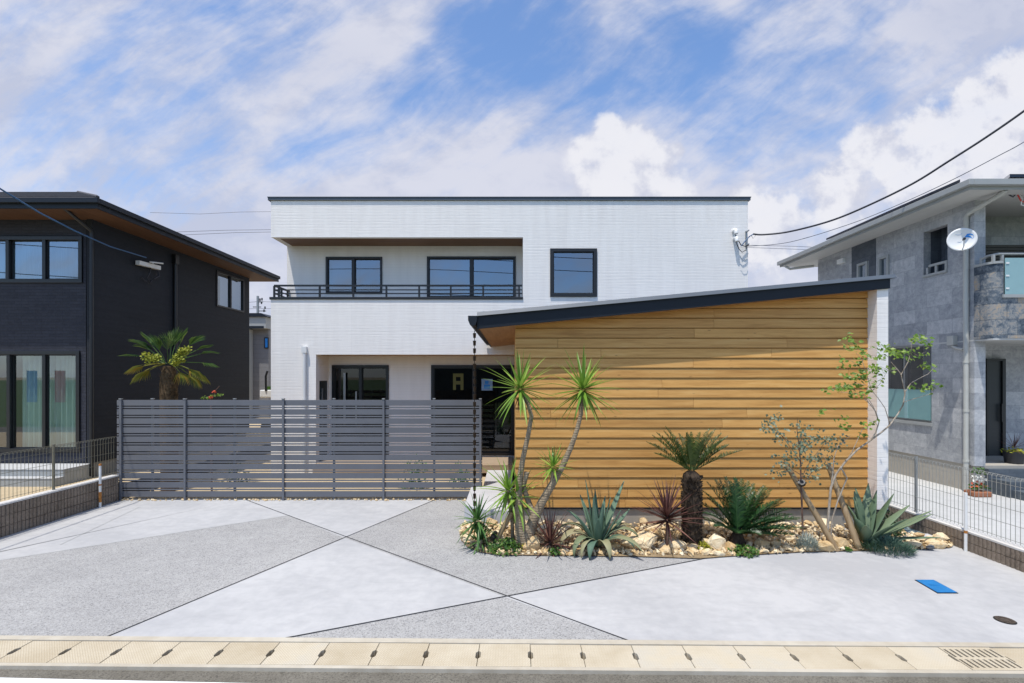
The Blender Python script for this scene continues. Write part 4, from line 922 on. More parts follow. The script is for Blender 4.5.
# satellite dish on the wall of the stone house
dc = P(961.3, 240.3, 9.25); ds = thing('satellite_dish', 'round white satellite dish with a blue swoosh on the stone house corner', 'satellite dish', dc)
nrm = Vector((-.52, -.78, .10)).normalized(); s1 = nrm.cross(Vector((0,0,1))).normalized(); s2 = s1.cross(nrm)
mb = MB(); rings = 7; seg = 36; vs = [dc]; fs = []
for r_ in range(1, rings+1):
    q_ = r_/rings
    for k in range(seg): a_ = 2*math.pi*k/seg; vs.append(dc+(s1*math.cos(a_)+s2*math.sin(a_))*.222*q_+nrm*.05*q_*q_)
for k in range(seg): fs.append((0, 1+k, 1+(k+1) % seg))
for r_ in range(rings-1):
    for k in range(seg): a_ = 1+r_*seg; fs.append((a_+k, a_+seg+k, a_+seg+(k+1) % seg, a_+(k+1) % seg))
mb.add(vs, fs, True); di = mb.build('dish', M['white_metal'], ds); sm_ = di.modifiers.new('s', 'SOLIDIFY'); sm_.thickness = .008
def on(u_, v_): return dc+s1*u_+s2*v_+nrm*(.05*(u_*u_+v_*v_)/(.222**2)+.012)
sg = -1 if s1.x < 0 else 1
def ribbon(pts, w, name, mat):
    mb = MB(); vs = []; fs = []
    for (u_, v_), ww in zip(pts, w): vs += [on(sg*u_, v_-ww), on(sg*u_, v_+ww)]
    fs = [(2*i, 2*i+2, 2*i+3, 2*i+1) for i in range(len(pts)-1)]; mb.add(vs, fs); mb.build(name, M[mat], ds)
ribbon([(.05,.055),(.08,.085),(.12,.09),(.155,.07),(.17,.03),(.15,-.01)], [.004,.02,.012,.010,.008,.002], 'printed_mark', 'logo_blue')
ribbon([(.05,.05),(.09,.055),(.13,.035),(.15,.0)], [.004,.018,.014,.003], 'printed_mark', 'logo_blue')
ribbon([(-.09,.12),(-.06,.105),(-.02,.105),(.01,.125)], [.003,.004,.004,.003], 'printed_mark', 'pale_blue')
ribbon([(-.06,-.03),(-.03,-.04),(.01,-.03)], [.003,.004,.003], 'printed_mark', 'pale_blue')
mb = MB(); tip = dc+nrm*.24-s2*.06; mb.tube([dc-s2*.215+nrm*.04, dc-s2*.18+nrm*.20, tip], .011, 6); mb.build('feed_arm', M['white_metal'], ds)
mb = MB(); mb.tube([tip-nrm*.04, tip+nrm*.03], .024, 8); mb.build('feed_horn', M['black'], ds)
mb = MB(); mb.tube([dc-nrm*.01, dc+Vector((-.02,.12,-.02)), Vector((RX-.05, RYF+.15, dc.z-.03))], .02, 8); mb.build('mount', M['grey_metal'], ds)
# pots by the porch
# ------------------------------------------------------------------ plant builders
def strap(mb, base, azd, eld, L, W, droop=0., n=7, fold=.25, prof='sword', twist=0., power=1.5):
    """one folded strap leaf; azimuth 0 = +X, 90 = +Y; droop in degrees lost towards the tip"""
    a = R(azd); p = Vector(base); vs = []; fs = []; st = L/n
    side = Vector((-math.sin(a), math.cos(a), 0))
    for i in range(n+1):
        t = i/n; e = R(eld-droop*t**power); d = Vector((math.cos(a)*math.cos(e), math.sin(a)*math.cos(e), math.sin(e)))
        up = side.cross(d)*-1
        if prof == 'sword': w = W*(1-t)**.75*(.62+.38*min(1, t*4))
        elif prof == 'agave': w = W*(.62+.75*t-.2*t*t if t < .45 else 0)*1.0 if t < .45 else W*.92*(1-((t-.45)/.55)**1.7)
        else: w = W*math.sin(math.pi*(.12+.88*t))**.6 if t < 1 else 0
        if i == n: w = W*.02
        sd = side*math.cos(twist*t)+up*math.sin(twist*t)
        vs += [p-sd*w/2+up*w*fold, p.copy(), p+sd*w/2+up*w*fold]
        p = p+d*st
    for i in range(n):
        k = i*3; fs += [(k, k+1, k+4, k+3), (k+1, k+2, k+5, k+4)]
    mb.add(vs, fs, True)
def rosette(mb, c, n, L, W, e0=-20, e1=85, droop=25, rng=random, spread=0, base_r=.02, prof='sword', azlim=None):
    for i in range(n):
        az_ = i*137.5+rng.uniform(-18, 18); f = (i+.5)/n; e = e1+(e0-e1)*f**.85+rng.uniform(-8, 8)
        l = L*rng.uniform(.82, 1.1)*(1-.15*abs(f-.5)); b = Vector(c)+Vector((math.cos(R(az_)), math.sin(R(az_)), 0))*base_r+Vector((0,0,-.10*f*L/.5))
        strap(mb, b, az_, e, l, W*rng.uniform(.85, 1.15), droop*rng.uniform(.3, 1.4)*(.4+f), 6, .22, prof)
def leafq(mb, c, s, rng, asp=.6, n=None):
    n = n or Vector((rng.gauss(0,.7), rng.gauss(0,.7)-.3, rng.uniform(.2, 1.2))).normalized()
    t = n.orthogonal().normalized(); t = Quaternion(n, rng.uniform(0, 6.28)) @ t; b = n.cross(t); c = Vector(c)
    mb.add([c-t*s/2, c-t*s*.12+b*s*asp*.5, c+t*s*.5+n*s*.08*-1, c-t*s*.12-b*s*asp*.5], [(0,1,2,3)])
def clump(mb, c, rx, ry_, rz_, n, s, rng, asp=.6, shell=.5):
    for _ in range(n):
        d = Vector((rng.gauss(0,1), rng.gauss(0,1), rng.gauss(0,1))).normalized()*rng.uniform(shell, 1)
        leafq(mb, Vector(c)+Vector((d.x*rx, d.y*ry_, abs(d.z)*rz_)), s*rng.uniform(.6, 1.3), rng, asp)
def frond(mb, base, azd, eld, L, lw, droop, pairs=34, rng=random, vee=.55, stalk=.12):
    a = R(azd); p = Vector(base); n = pairs; st = L/n; side = Vector((-math.sin(a), math.cos(a), 0)); ra = []
    for i in range(n+1):
        t = i/n; e = R(eld-droop*t**1.6); d = Vector((math.cos(a)*math.cos(e), math.sin(a)*math.cos(e), math.sin(e))); up = side.cross(d)*-1
        ra.append(p.copy())
        if t > stalk:
            q = (t-stalk)/(1-stalk); l = lw*(.35+.65*math.sin(math.pi*min(1, .22+.75*q)))*rng.uniform(.9, 1.08); l *= 1-.45*max(0, q-.75)/.25
            for s in (-1, 1):
                l *= rng.uniform(.82, 1.12); ld = (side*s*.78+d*rng.uniform(.45,.8)+up*vee*rng.uniform(.5,1.3)).normalized(); w = d*.0045
                tip = p+ld*l-Vector((0,0,1))*l*.10
                mb.add([p-w*1.2, p+w*1.2, p+ld*l*.6+w*1.5, tip, p+ld*l*.6-w*1.5], [(0,1,2,3,4)])
        p = p+d*st
    mb.tube(ra, [.008-.006*i/n for i in range(n+1)], 4, False)
def BP(px, py, Y): return P(px, py, Y)

# 1  tall branching yucca -------------------------------------------------
rg = random.Random(21)
yt = thing('yucca_tree', 'tall branching yucca with bare leaning trunks and spiky bright green heads', 'yucca', (P(525,540,7.03).x, 7.03, .0))
tr = MB(); YY = 7.03
tr.tube([P(523,552,YY), P(522,541,YY), P(520,522,YY), P(518.5,503,YY), P(519.5,480,YY), P(523,458,YY), P(528,436,YY), P(531.5,416,YY), P(528,404,YY), P(522,393,YY)], [.105,.098,.08,.060,.046,.038,.034,.031,.029,.027], 12)
tr.tube([P(523,552,YY), P(527,540,YY), P(533,521,YY), P(542,502,YY), P(553,483,YY), P(563,465,YY), P(571,447,YY), P(577,430,YY), P(581,414,YY), P(582.5,394,YY)], [.10,.095,.075,.062,.052,.044,.038,.033,.029,.026], 12)
tr.tube([P(535,517,YY), P(530,506,YY+.03), P(525,492,YY+.05), P(523.5,486,YY+.05)], [.05,.043,.038,.036], 10)
tr.tube([P(523.5,486,YY+.02), P(526,476,YY+.0), P(526.8,472,YY)], [.035,.038,.038], 10)
tr.tube([P(552,484,YY), P(552,476,YY-.03), P(552.5,471,YY-.05)], [.03,.022,.02], 8)
tr.build('trunk', M['yucca_bark'], yt)
for (px_, py_, n, L, W, e0, e1, dy) in ((520,388,48,.60,.060,-62,86,0),(583,389,54,.62,.060,-60,86,0),(553,468,30,.38,.044,-35,86,-.05)):
    mb = MB(); rosette(mb, P(px_, py_, YY+dy)+Vector((0,0,.05)), n, L, W, e0, e1, 12, rg, base_r=.02); mb.build('leaf_head', M['yucca'], yt)
mb = MB()
for (px_, py_) in ((520,392),(583,393)):
    for k in range(16): strap(mb, P(px_, py_, YY)+Vector((rg.uniform(-.02,.02), rg.uniform(-.02,.02), rg.uniform(-.10,0))), rg.uniform(0,360), rg.uniform(-50,-75), rg.uniform(.16,.30), .03, 15, 4, .2)
mb.build('dry_leaves', M['palm_bark'], yt)
# 2  yucca offshoots on leaning stem
yo = thing('yucca', 'short yucca with pale green leaves and leaning stake before the tall one', 'yucca', (P(497,541,7.05).x, 7.05, 0))
mb = MB(); mb.tube([P(495,545,7.05), P(503,528,7.05), P(512,512,7.05)], [.035,.034,.033], 10); mb.build('stake', M['stake'], yo)
mb = MB(); mb.tube([P(513,545,7.12), P(512,520,7.1), P(510,505,7.08), P(507,491,7.05)], [.03,.026,.024,.022], 8); mb.build('trunk', M['yucca_bark'], yo)
for (px_, py_, n, L, W) in ((508,490,34,.52,.055),(518,497,28,.48,.055)):
    mb = MB(); rosette(mb, P(px_, py_, 7.04)+Vector((0,0,.03)), n, L, W, -65, 86, 30, rg); mb.build('leaf_head', M['yucca'], yo)
# 3  dark green yucca at the bed's tip
yd = thing('yucca', 'low dark green yucca of two leafy tufts at the left tip of the bed', 'yucca', (P(480,548,7.1).x, 7.1, 0))
mb = MB(); mb.tube([P(481,552,7.1), P(480,535,7.1), P(477.5,522,7.1)], .022, 8); mb.tube([P(482,552,7.0), P(481,540,7.0)], .02, 8); mb.build('trunk', M['yucca_bark'], yd)
for (px_, py_, n, L, W, e0) in ((477.5,520,46,.46,.042,-55),(481,541,34,.40,.040,-25)):
    mb = MB(); rosette(mb, P(px_, py_, 7.08)+Vector((0,0,.03)), n, L, W, e0, 84, 30, rg); mb.build('leaf_head', M['yucca_dark'], yd)
# spotlight
sp = thing('garden_spotlight', 'small black garden spotlight on a spike between the stones', 'spotlight', (P(493.5,545,7.0).x, 7.0, 0))
mb = MB(); c_ = P(493.5,537,7.0); mb.tube([c_+Vector((0,.02,-.14)), c_+Vector((0,.02,0))], .012, 6); mb.build('spike', M['black'], sp)
mb = MB(); mb.tube([c_+Vector((-.02,-.05,-.01)), c_+Vector((.0,.0,.01)), c_+Vector((.03,.07,.05))], [.038,.042,.030], 12); mb.build('lamp_head', M['black'], sp)
# 4  red cordylines
def cordyline(name, px_, pyb, pyc, Y, n, L, W, e0, e1, lab, droop=14):
    t = thing(name, lab, 'cordyline', (P(px_, pyb, Y).x, Y, 0)); mb = MB(); mb.tube([P(px_, pyb+4, Y), P(px_, pyc, Y)], [.026,.020], 8); mb.build('stem', M['twig'], t)
    mb = MB(); rosette(mb, P(px_, pyc, Y)+Vector((0,0,.02)), n, L, W, e0, e1, droop, rg, base_r=.012); mb.build('leaf_head', M['cordyline'], t); return t
cordyline('cordyline', 550, 553, 540, 6.98, 46, .56, .036, -10, 86, 'small dark red cordyline tuft between the yucca and the blue agave', 8)
cordyline('cordyline', 667, 550, 515, 7.08, 74, .62, .040, -14, 86, 'red cordyline on a thin bare stem beside the black cycad trunk', 10)
# 5  agaves
def agave(lab, base, specs, mats=('agave', 'agave_old'), WS=1.3, LS=1.03):
    t = thing('agave', lab, 'agave', (base.x, base.y, 0)); m_ = {k: MB() for k in mats}
    for (azd, e, L, W, dr, k) in specs:
        mb = m_[mats[k]]; off = Vector((math.cos(R(azd)), math.sin(R(azd)), 0))*.045
        strap(mb, base+off, azd, e, L*LS, W*WS, dr, 14, .22, 'agave', rg.uniform(-.5, .5), 1.5)
    for k in mats:
        if m_[k].f:
            o = m_[k].build('leaves' if k == mats[0] else 'old_leaves', M[k], t); s = o.modifiers.new('s', 'SOLIDIFY'); s.thickness = .009; s.offset = 1
    return t
b = P(597,546,7.02)
agave('blue green agave with upright spear leaves and old ones drooping over the kerb edge', b, [
 (150,83,.92,.085,2,0),(30,62,.98,.08,0,0),(95,86,.78,.07,0,0),(240,84,.72,.075,4,0),(300,82,.66,.07,2,0),(10,78,.70,.065,2,0),(190,78,.66,.075,4,0),
 (60,66,.70,.075,4,0),(130,70,.72,.08,6,0),(345,60,.60,.07,-6,0),(210,60,.58,.085,10,0),(20,42,.68,.07,-6,0),(170,64,.62,.085,30,0),(5,50,.52,.07,4,0),
 (165,66,.74,.10,150,1),(195,58,.72,.11,165,1),(222,54,.66,.10,170,1),(282,52,.58,.095,160,1),(318,42,.74,.095,95,1),(350,62,.78,.085,160,1),(248,50,.58,.095,160,0),(15,58,.80,.085,140,1),(235,50,.60,.09,150,1),(330,50,.6,.08,120,0),(265,70,.5,.07,8,0),(110,60,.6,.08,14,0)])
b = P(866,541,7.12)
agave('large broad leaved agave with grey green leaves beside the white pier', b, [
 (115,84,.84,.15,4,0),(50,62,.98,.15,2,0),(20,50,.95,.14,2,0),(5,38,.92,.13,-2,0),(150,72,.62,.17,6,0),(200,66,.46,.17,8,0),(235,56,.42,.15,6,0),
 (340,34,1.00,.14,-4,0),(355,24,1.06,.12,-6,0),(345,10,.98,.08,4,0),(80,68,.80,.14,4,0),(300,52,.50,.15,10,0),(60,76,.72,.13,2,0),(320,46,.66,.15,4,0),(170,80,.72,.12,2,0),(30,70,.84,.13,2,0)], ('agave_pale', 'agave_old'), 1.0, .90)
# 6  cycads
cy = thing('cycad', 'cycad palm with a thick black trunk and upright feathery crown', 'cycad', (P(691.5,545,7.2).x, 7.2, 0))
Yc = 7.2; mb = MB(); pts = []; rads = []; rr2 = random.Random(2)
for i in range(26):
    f = i/25; pts.append(P(691.8-f*.6, 550-(550-471)*f, Yc)); rads.append((.128-.012*f)*(1+.07*(i % 2))*rr2.uniform(.96, 1.04) if i < 25 else .06)
mb.tube(pts, rads, 18)
for i in range(420):                     # old leaf bases give the ragged outline
    f = rr2.uniform(.02, .97); a_ = rr2.uniform(0, 6.28); c_ = P(691.8, 546-(546-474)*f, Yc); r_ = .118
    d = Vector((math.cos(a_), math.sin(a_), 0)); q_ = c_+d*r_; s_ = Vector((-d.y, d.x, 0))*.016
    mb.add([q_-s_-Vector((0,0,.02)), q_+s_-Vector((0,0,.02)), q_+d*.045+Vector((0,0,.035)), q_+Vector((0,0,.03))-d*.01], [(0,1,2),(0,2,3),(1,3,2)])
mb.build('trunk', M['cycad_bark'], cy)
mb = MB(); top = P(691.5,470,Yc); rc_ = random.Random(8)
for (a_, e, L) in ((178,34,.70),(165,50,.72),(150,62,.70),(120,70,.56),(100,78,.54),(70,74,.54),(45,62,.62),(25,54,.70),(8,44,.72),(0,36,.68),(200,58,.56),(240,62,.5),(290,64,.52),(330,52,.58),(350,48,.66),(80,60,.5),(60,50,.5),(140,48,.5),(310,70,.56),(230,74,.6),(172,44,.7),(158,58,.66),(22,60,.68),(38,50,.68),(5,52,.7),(190,26,.66),(-8,26,.70),(20,30,.70)):
    frond(mb, top+Vector((math.cos(R(a_))*.04, math.sin(R(a_))*.04, 0)), a_+rc_.uniform(-6,6), e+4, L*rc_.uniform(.95,1.05), .105, 12, 34, rc_, .8)
mb.build('fronds', M['cycad_olive'], cy)
c2 = thing('cycad', 'low wide cycad with dark green arching fronds and hardly any trunk', 'cycad', (P(737,545,7.15).x, 7.15, 0))
mb = MB(); mb.tube([P(737,552,7.15), P(737,541,7.15), P(737.5,533,7.15)], [.13,.12,.07], 12); mb.build('trunk', M['cycad_bark'], c2)
mb = MB(); top = P(737.5,534,7.15)
for (a_, e, L, dr) in ((168,60,.82,26),(150,66,.84,18),(130,74,.82,12),(112,82,.78,8),(92,86,.80,6),(75,80,.82,8),(55,70,.84,14),(40,60,.86,18),(25,50,.90,20),(12,42,.90,22),(2,34,.90,24),(-8,26,.86,24),(-18,18,.80,20),(-28,12,.74,14),(185,44,.62,34),(205,34,.5,36),(-45,18,.55,24),(-70,30,.42,40),(250,34,.40,40),(160,46,.74,28),(176,30,.66,30),(30,44,.94,20),(16,36,.96,22),(6,26,.94,24),(-14,30,.90,28),(-22,22,.86,26),(120,66,.8,14),(100,72,.8,10),(48,56,.9,16),(20,58,.84,16),(-38,28,.7,30),(20,66,.72,12),(60,82,.66,6),(140,56,.66,22),(-5,50,.76,22),(-30,40,.66,30),(35,40,.8,20)):
    frond(mb, top, a_+rc_.uniform(-4,4), e, L*rc_.uniform(.95,1.04), .15, dr, 46, rc_, .35)
mb.build('fronds', M['cycad'], c2)
# wooden stubs, stakes
def pole(name, a, b, r0, r1, mat, lab, cat):
    mb = MB(); a, b = Vector(a), Vector(b); mb.tube([a, a.lerp(b, .35)+Vector((.004,.003,0)), a.lerp(b, .7)-Vector((.004,0,0)), b], [r0, r0*.97, r1*1.02, r1], 10)
    return tag(mb.build(name, mat, None, a), lab, cat)
pole('wooden_stub', P(705,550,7.3), P(697.5,517,7.5), .035, .028, M['stake'], 'short leaning wooden stub behind the black cycad trunk', 'stake')
pole('support_pole', P(837,551,6.95), P(787.5,466,7.25), .042, .036, M['stake'], 'leaning brown support pole tied to the silver leaved sapling', 'support pole')
pole('support_pole', P(859,549,6.98), P(828,464,7.35), .044, .038, M['stake'], 'leaning brown support pole tied to the bright leaved tree beside the large agave', 'support pole')
# eucalyptus sapling
eu = thing('eucalyptus', 'slender sapling with small round silver blue leaves before the timber wall', 'sapling', (P(802.5,545,7.12).x, 7.12, 0))
mb = MB(); Ye = 7.12
def TP(pts, Y): return [P(a, b, Y+(c[0] if c else 0)) for a, b, *c in pts]
mb.tube(TP([(803,548),(802.5,520),(801.5,495),(801,480),(800.5,462),(799,446),(797,430),(797.5,419)], Ye), [.015,.013,.013,.012,.010,.008,.005,.003], 7)
for pts in ([(800.5,462),(794,452),(785,440),(777,430),(771,416)], [(799,448),(790,442),(781,435),(773,428),(765,424)], [(801,482),(792,474),(783,469),(775,472)], [(801,480),(806,468),(815,455),(824,444),(835,440)], [(800,455),(806,446),(810,438),(818,436),(830,444)], [(801,484),(808,478),(813,470),(818,462)], [(801,475),(793,470),(786,462),(780,458)], [(799,446),(803,436),(806,430)]):
    mb.tube(TP(pts, Ye), [.006-.0045*i/(len(pts)-1) for i in range(len(pts))], 5)
mb.build('trunk', M['twig'], eu)
mb = MB(); mb.tube([P(801.4,482,Ye-.03), P(802,484,Ye+.0)], .05, 10); mb.build('tie', M['black'], eu)
mb = MB(); re_ = random.Random(31)
for (a, b_) in ((50,75),(70,75),(45,125),(25,110),(85,170),(95,150),(165,110),(205,120),(160,145),(185,150),(120,220),(150,215),(165,190),(210,170),(215,155),(240,170),(190,215),(235,235),(260,260),(270,160),(295,165),(310,190),(330,170),(350,185),(300,210),(285,225),(75,250),(105,255),(65,310),(90,290),(110,300),(140,265),(125,285),(215,325),(235,335),(205,310),(225,300),(300,265),(250,290),(130,250),(180,235),(60,100),(70,140),(190,180),(205,200),(230,270),(210,250)):
    c_ = P(760+a/4.27, 400+b_/4.27, Ye+re_.uniform(-.22,.22))
    for _ in range(11): leafq(mb, c_+Vector((re_.gauss(0,.055), re_.gauss(0,.05), re_.gauss(0,.055))), re_.uniform(.034,.052), re_, .9, Vector((re_.gauss(0,.6), -1+re_.gauss(0,.5), re_.gauss(.5,.5))).normalized())
mb.build('leaves', M['eucalyptus'], eu)
# bright leaved tree with open branches
dt = thing('garden_tree', 'open branched young tree with bright green leaves before the white pier', 'tree', (P(828,545,7.02).x, 7.02, 0))
mb = MB(); Yt = 7.02
LIM = [([(827,550),(827.5,530),(829,508),(831,487),(836,474),(846,461),(858,449),(871,440),(882,432),(890,425),(898,414),(903,405),(905,394)], .019, .008),
 ([(905,394),(903,383),(901,374),(897,369),(891,362)], .009, .004), ([(901,375),(908,362),(911,352),(912,340),(920,334)], .007, .002), ([(905,392),(911,383),(918,379),(928,374),(936,366)], .007, .002),
 ([(904,402),(910,400),(920,397),(930,394),(935,384)], .006, .002), ([(912,352),(918,356),(925,352),(929,346)], .004, .0015), ([(897,369),(889,371),(880,366)], .004, .0015),
 ([(841,468),(847,478),(838,500),(832,520),(830,548)], .009, .012),
 ([(871,440),(876,432),(879,422),(876,412),(870,404),(864,399)], .010, .004), ([(878,420),(874,408),(868,398),(862,393),(850,393),(840,392)], .005, .0015), ([(870,404),(864,396),(858,388)], .004,.0015),
 ([(890,424),(885,408),(878,398),(872,391),(866,372),(862,360),(856,353)], .006, .002), ([(872,391),(880,384),(888,370),(893,372)], .004, .0015), ([(866,372),(858,366),(850,360)], .003, .0012), ([(866,385),(855,383),(846,386),(832,389)], .004, .0015),
 ([(831,487),(833,470),(834,458),(838,446),(850,436)], .009, .003), ([(846,461),(852,452),(862,430),(872,423)], .007,.002), ([(836,474),(826,460),(818,447)], .004,.0015), ([(862,362),(868,350),(876,347)], .003,.001)]
for k, (pts, r0, r1) in enumerate(LIM):
    mb.tube([P(a, b_, Yt+.02*math.sin(k*2.1)*i) for i, (a, b_) in enumerate(pts)], [r0+(r1-r0)*i/(len(pts)-1) for i in range(len(pts))], 7)
mb.build('trunk', M['pale_bark'], dt)
mb = MB(); re_ = random.Random(32)
for (a, b_) in ((170,110),(150,95),(170,150),(200,155),(210,175),(235,185),(205,200),(125,215),(125,245),(200,240),(240,275),(130,290),(200,275),(180,305),(240,310),(290,260),(300,290),(305,330),(270,350),(60,362),(100,355),(150,350),(130,365),(185,375),(225,385),(255,378),(155,405),(290,190),(310,195),(300,140),(355,160),(345,150),(370,175),(400,180),(420,165),(430,185),(450,170),(460,165),(340,258),(370,262),(485,205),(485,105),(505,100),(520,90),(540,100),(550,120),(575,130),(555,175),(555,240),(560,250),(510,355),(530,360),(555,370),(605,340),(20,485),(100,510),(130,555),(265,540),(245,545),(230,605),(380,145),(110,345),(210,345),(215,300),(285,245),(175,130)):
    c_ = P(820+a/5.25, 320+b_/5.25, Yt+re_.uniform(-.25,.25))
    for _ in range(9): leafq(mb, c_+Vector((re_.gauss(0,.046), re_.gauss(0,.06), re_.gauss(0,.030))), re_.uniform(.05,.08), re_, .66, Vector((re_.gauss(0,.6), re_.gauss(-.7,.5), .8)).normalized())
mb.build('leaves', M['maple'], dt)
# ground covers
def cover(name, px_, py_, Y, rx, rz_, n, s, mat, lab, asp=.6, cat='ground cover'):
    mb = MB(); c_ = P(px_, py_, Y); c_.z = .02; clump(mb, c_, rx, rx*.8, rz_, n, s, random.Random(int(px_)), asp); return tag(mb.build(name, M[mat], None, c_), lab, cat)
cover('ground_cover', 505, 551, 6.92, .27, .17, 520, .06, 'cover_green', 'dark green leafy ground cover below the yucca trunks', .5)
cover('ground_cover', 524, 547, 7.0, .14, .14, 220, .045, 'cover_yellow', 'yellow green ground cover at the foot of the tall yucca')
cover('ground_cover', 554, 555, 6.80, .11, .09, 140, .05, 'cover_green', 'small green ground cover under the dark red cordyline tuft')
cover('ground_cover', 704, 549, 6.95, .10, .13, 160, .04, 'cover_yellow', 'yellow ground cover tuft beside the black cycad trunk')
cover('ground_cover', 743, 556, 6.82, .22, .11, 360, .05, 'cover_green', 'dark green ground cover in front of the low cycad')
cover('ground_cover', 848, 549, 6.92, .06, .05, 60, .035, 'cover_green', 'tiny green tuft at the foot of the right support pole')
cover('ground_cover', 778, 545, 7.1, .06, .09, 40, .03, 'cover_green', 'tiny green weed among the stones right of the low cycad')
cover('shrub', 886, 530, 7.5, .26, .42, 700, .05, 'dark_shrub', 'dark green shrub behind the large agave by the pier', .5, 'shrub')
def tuft(name, px_, py_, Y, r, h, n, L, W, mat, lab, cat):
    mb = MB(); c_ = P(px_, py_, Y); c_.z = .02; r2 = random.Random(int(px_))
    for _ in range(n):
        a_ = r2.uniform(0, 360); d = r*math.sqrt(r2.random()); q_ = c_+Vector((math.cos(R(a_))*d, math.sin(R(a_))*d*.8, h*(1-(d/r)**2)*r2.uniform(.1, 1)))
        strap(mb, q_, a_+r2.uniform(-50,50), r2.uniform(15, 80), L*r2.uniform(.5,1.2), W, 20, 2, .2)
    return tag(mb.build(name, M[mat], None, c_), lab, cat)
tuft('silver_bush', 807, 551, 6.98, .15, .22, 620, .09, .012, 'silver', 'small silver grey feathery bush among the stones', 'bush')
tuft('juniper', 889, 552, 6.92, .30, .17, 1300, .10, .014, 'juniper', 'spreading blue green juniper at the foot of the large agave', 'juniper')
tuft('juniper', 868, 546, 6.98, .16, .10, 260, .08, .012, 'dark_shrub', 'low dark creeping juniper under the large agave', 'juniper')

# ------------------------------------------------------------------ stones in the bed
def rock_mesh(seed, flat=1.0):
    r2 = random.Random(seed); bm = bmesh.new()
    for _ in range(22):
        d = Vector((r2.gauss(0,1), r2.gauss(0,1), r2.gauss(0,1))).normalized(); d = Vector((d.x, d.y*.85, d.z*.72*flat))*r2.uniform(.78, 1.0); bm.verts.new(d*.5)
    bmesh.ops.convex_hull(bm, input=bm.verts); 
    for v in [v for v in bm.verts if not v.link_faces]: bm.verts.remove(v)
    bmesh.ops.bevel(bm, geom=list(bm.edges), offset=.022, segments=1, affect='EDGES', clamp_overlap=True)
    bmesh.ops.triangulate(bm, faces=bm.faces); bmesh.ops.subdivide_edges(bm, edges=bm.edges, cuts=1, use_grid_fill=True)
    for v in bm.verts: v.co += v.co.normalized()*r2.uniform(-.018, .018)
    me = bpy.data.meshes.new('rock'); bm.to_mesh(me); bm.free(); return me
ROCK = [rock_mesh(100+i, .8+.25*(i % 3)) for i in range(12)]
for me in ROCK: me.materials.append(M['stone'])
GREY = [me.copy() for me in ROCK[:2]]
for me in GREY: me.materials.clear(); me.materials.append(M['grey_stone'])
def rock(name, me, loc, s, rot, lab, cat, group=None):
    o = bpy.data.objects.new(name, me); C.objects.link(o); o.location = loc; o.scale = s; o.rotation_euler = rot; return tag(o, lab, cat, group)
BOULD = [(640,546,7.0,.62,.48,.42,'largest cream boulder in the bed, between the agave and the red cordyline'),
 (614,549,6.98,.26,.2,.18,'mid sized cream boulder just left of the largest boulder'),
 (532,551,6.95,.32,.25,.30,'ochre streaked boulder at the foot of the tall yucca'),
 (678,551,6.98,.34,.28,.26,'cream boulder with ochre streaks in front of the red cordyline stem'),
 (716,548,7.0,.30,.26,.34,'pointed ochre boulder between the two cycads'),
 (730,553,6.90,.2,.18,.2,'small cream boulder at the left foot of the low cycad'),
 (824,550,6.95,.36,.26,.26,'angular brown boulder beside the silver bush'),
 (838,546,7.05,.34,.24,.26,'cream boulder under the left support pole'),
 (468,541,7.35,.24,.2,.16,'cream boulder at the left tip of the bed'),
 (500,538,7.3,.28,.22,.2,'cream boulder behind the garden spotlight'),
 (545,545,7.15,.26,.22,.2,'cream boulder behind the dark red cordyline tuft'),
 (562,536,7.5,.30,.22,.2,'tan boulder against the foundation left of the agave'),
 (912,545,7.1,.32,.22,.16,'flat cream boulder right of the juniper'),
 (935,545,7.1,.34,.24,.17,'flat cream boulder near the right end of the bed'),
 (762,546,7.05,.28,.22,.20,'cream boulder under the right fronds of the low cycad'),
 (790,541,7.3,.26,.2,.18,'cream boulder behind the silver bush'),
 (655,536,7.35,.3,.22,.2,'cream boulder behind the red cordyline stem')]
rr3 = random.Random(77); placed = []
for k, (px_, py_, Y, sx, sy, sz, lab) in enumerate(BOULD):
    x = P(px_, py_, Y).x; rock('boulder', ROCK[k % 12], (x, Y, sz*.28), (sx*1.05, sy, sz*1.25), (rr3.uniform(-.2,.2), rr3.uniform(-.2,.2), rr3.uniform(0, 6.28) if sx < .3 else rr3.uniform(-.4,.4)), lab, 'boulder'); placed.append((x, Y, sx*.42))
x = P(931,547,7.05).x; rock('boulder', GREY[0], (P(930,548,6.98).x, 6.98, .05), (.17,.12,.12), (0,.1,.3), 'blue grey slate stone among the cream stones near the right end', 'boulder'); placed.append((P(930,548,6.98).x, 6.98, .08))
def inside(x, y, poly):
    c_ = False; n = len(poly)
    for i in range(n):
        x0, y0 = poly[i]; x1, y1 = poly[(i+1) % n]
        if (y0 > y) != (y1 > y) and x < (x1-x0)*(y-y0)/(y1-y0)+x0: c_ = not c_
    return c_
cxm, cym = sum(p_[0] for p_ in bed)/len(bed), sum(p_[1] for p_ in bed)/len(bed)
inner = [(x_*.992+.02, y_+.035 if y_ < 7.6 else y_-.03) for x_, y_ in bed]
cnt = 0; tries = 0
SOILX = [(P(868,541,7.15).x, 7.2, .34), (P(737,545,7.0).x, 7.1, .16), (P(598,545,7.0).x, 7.02, .12)]
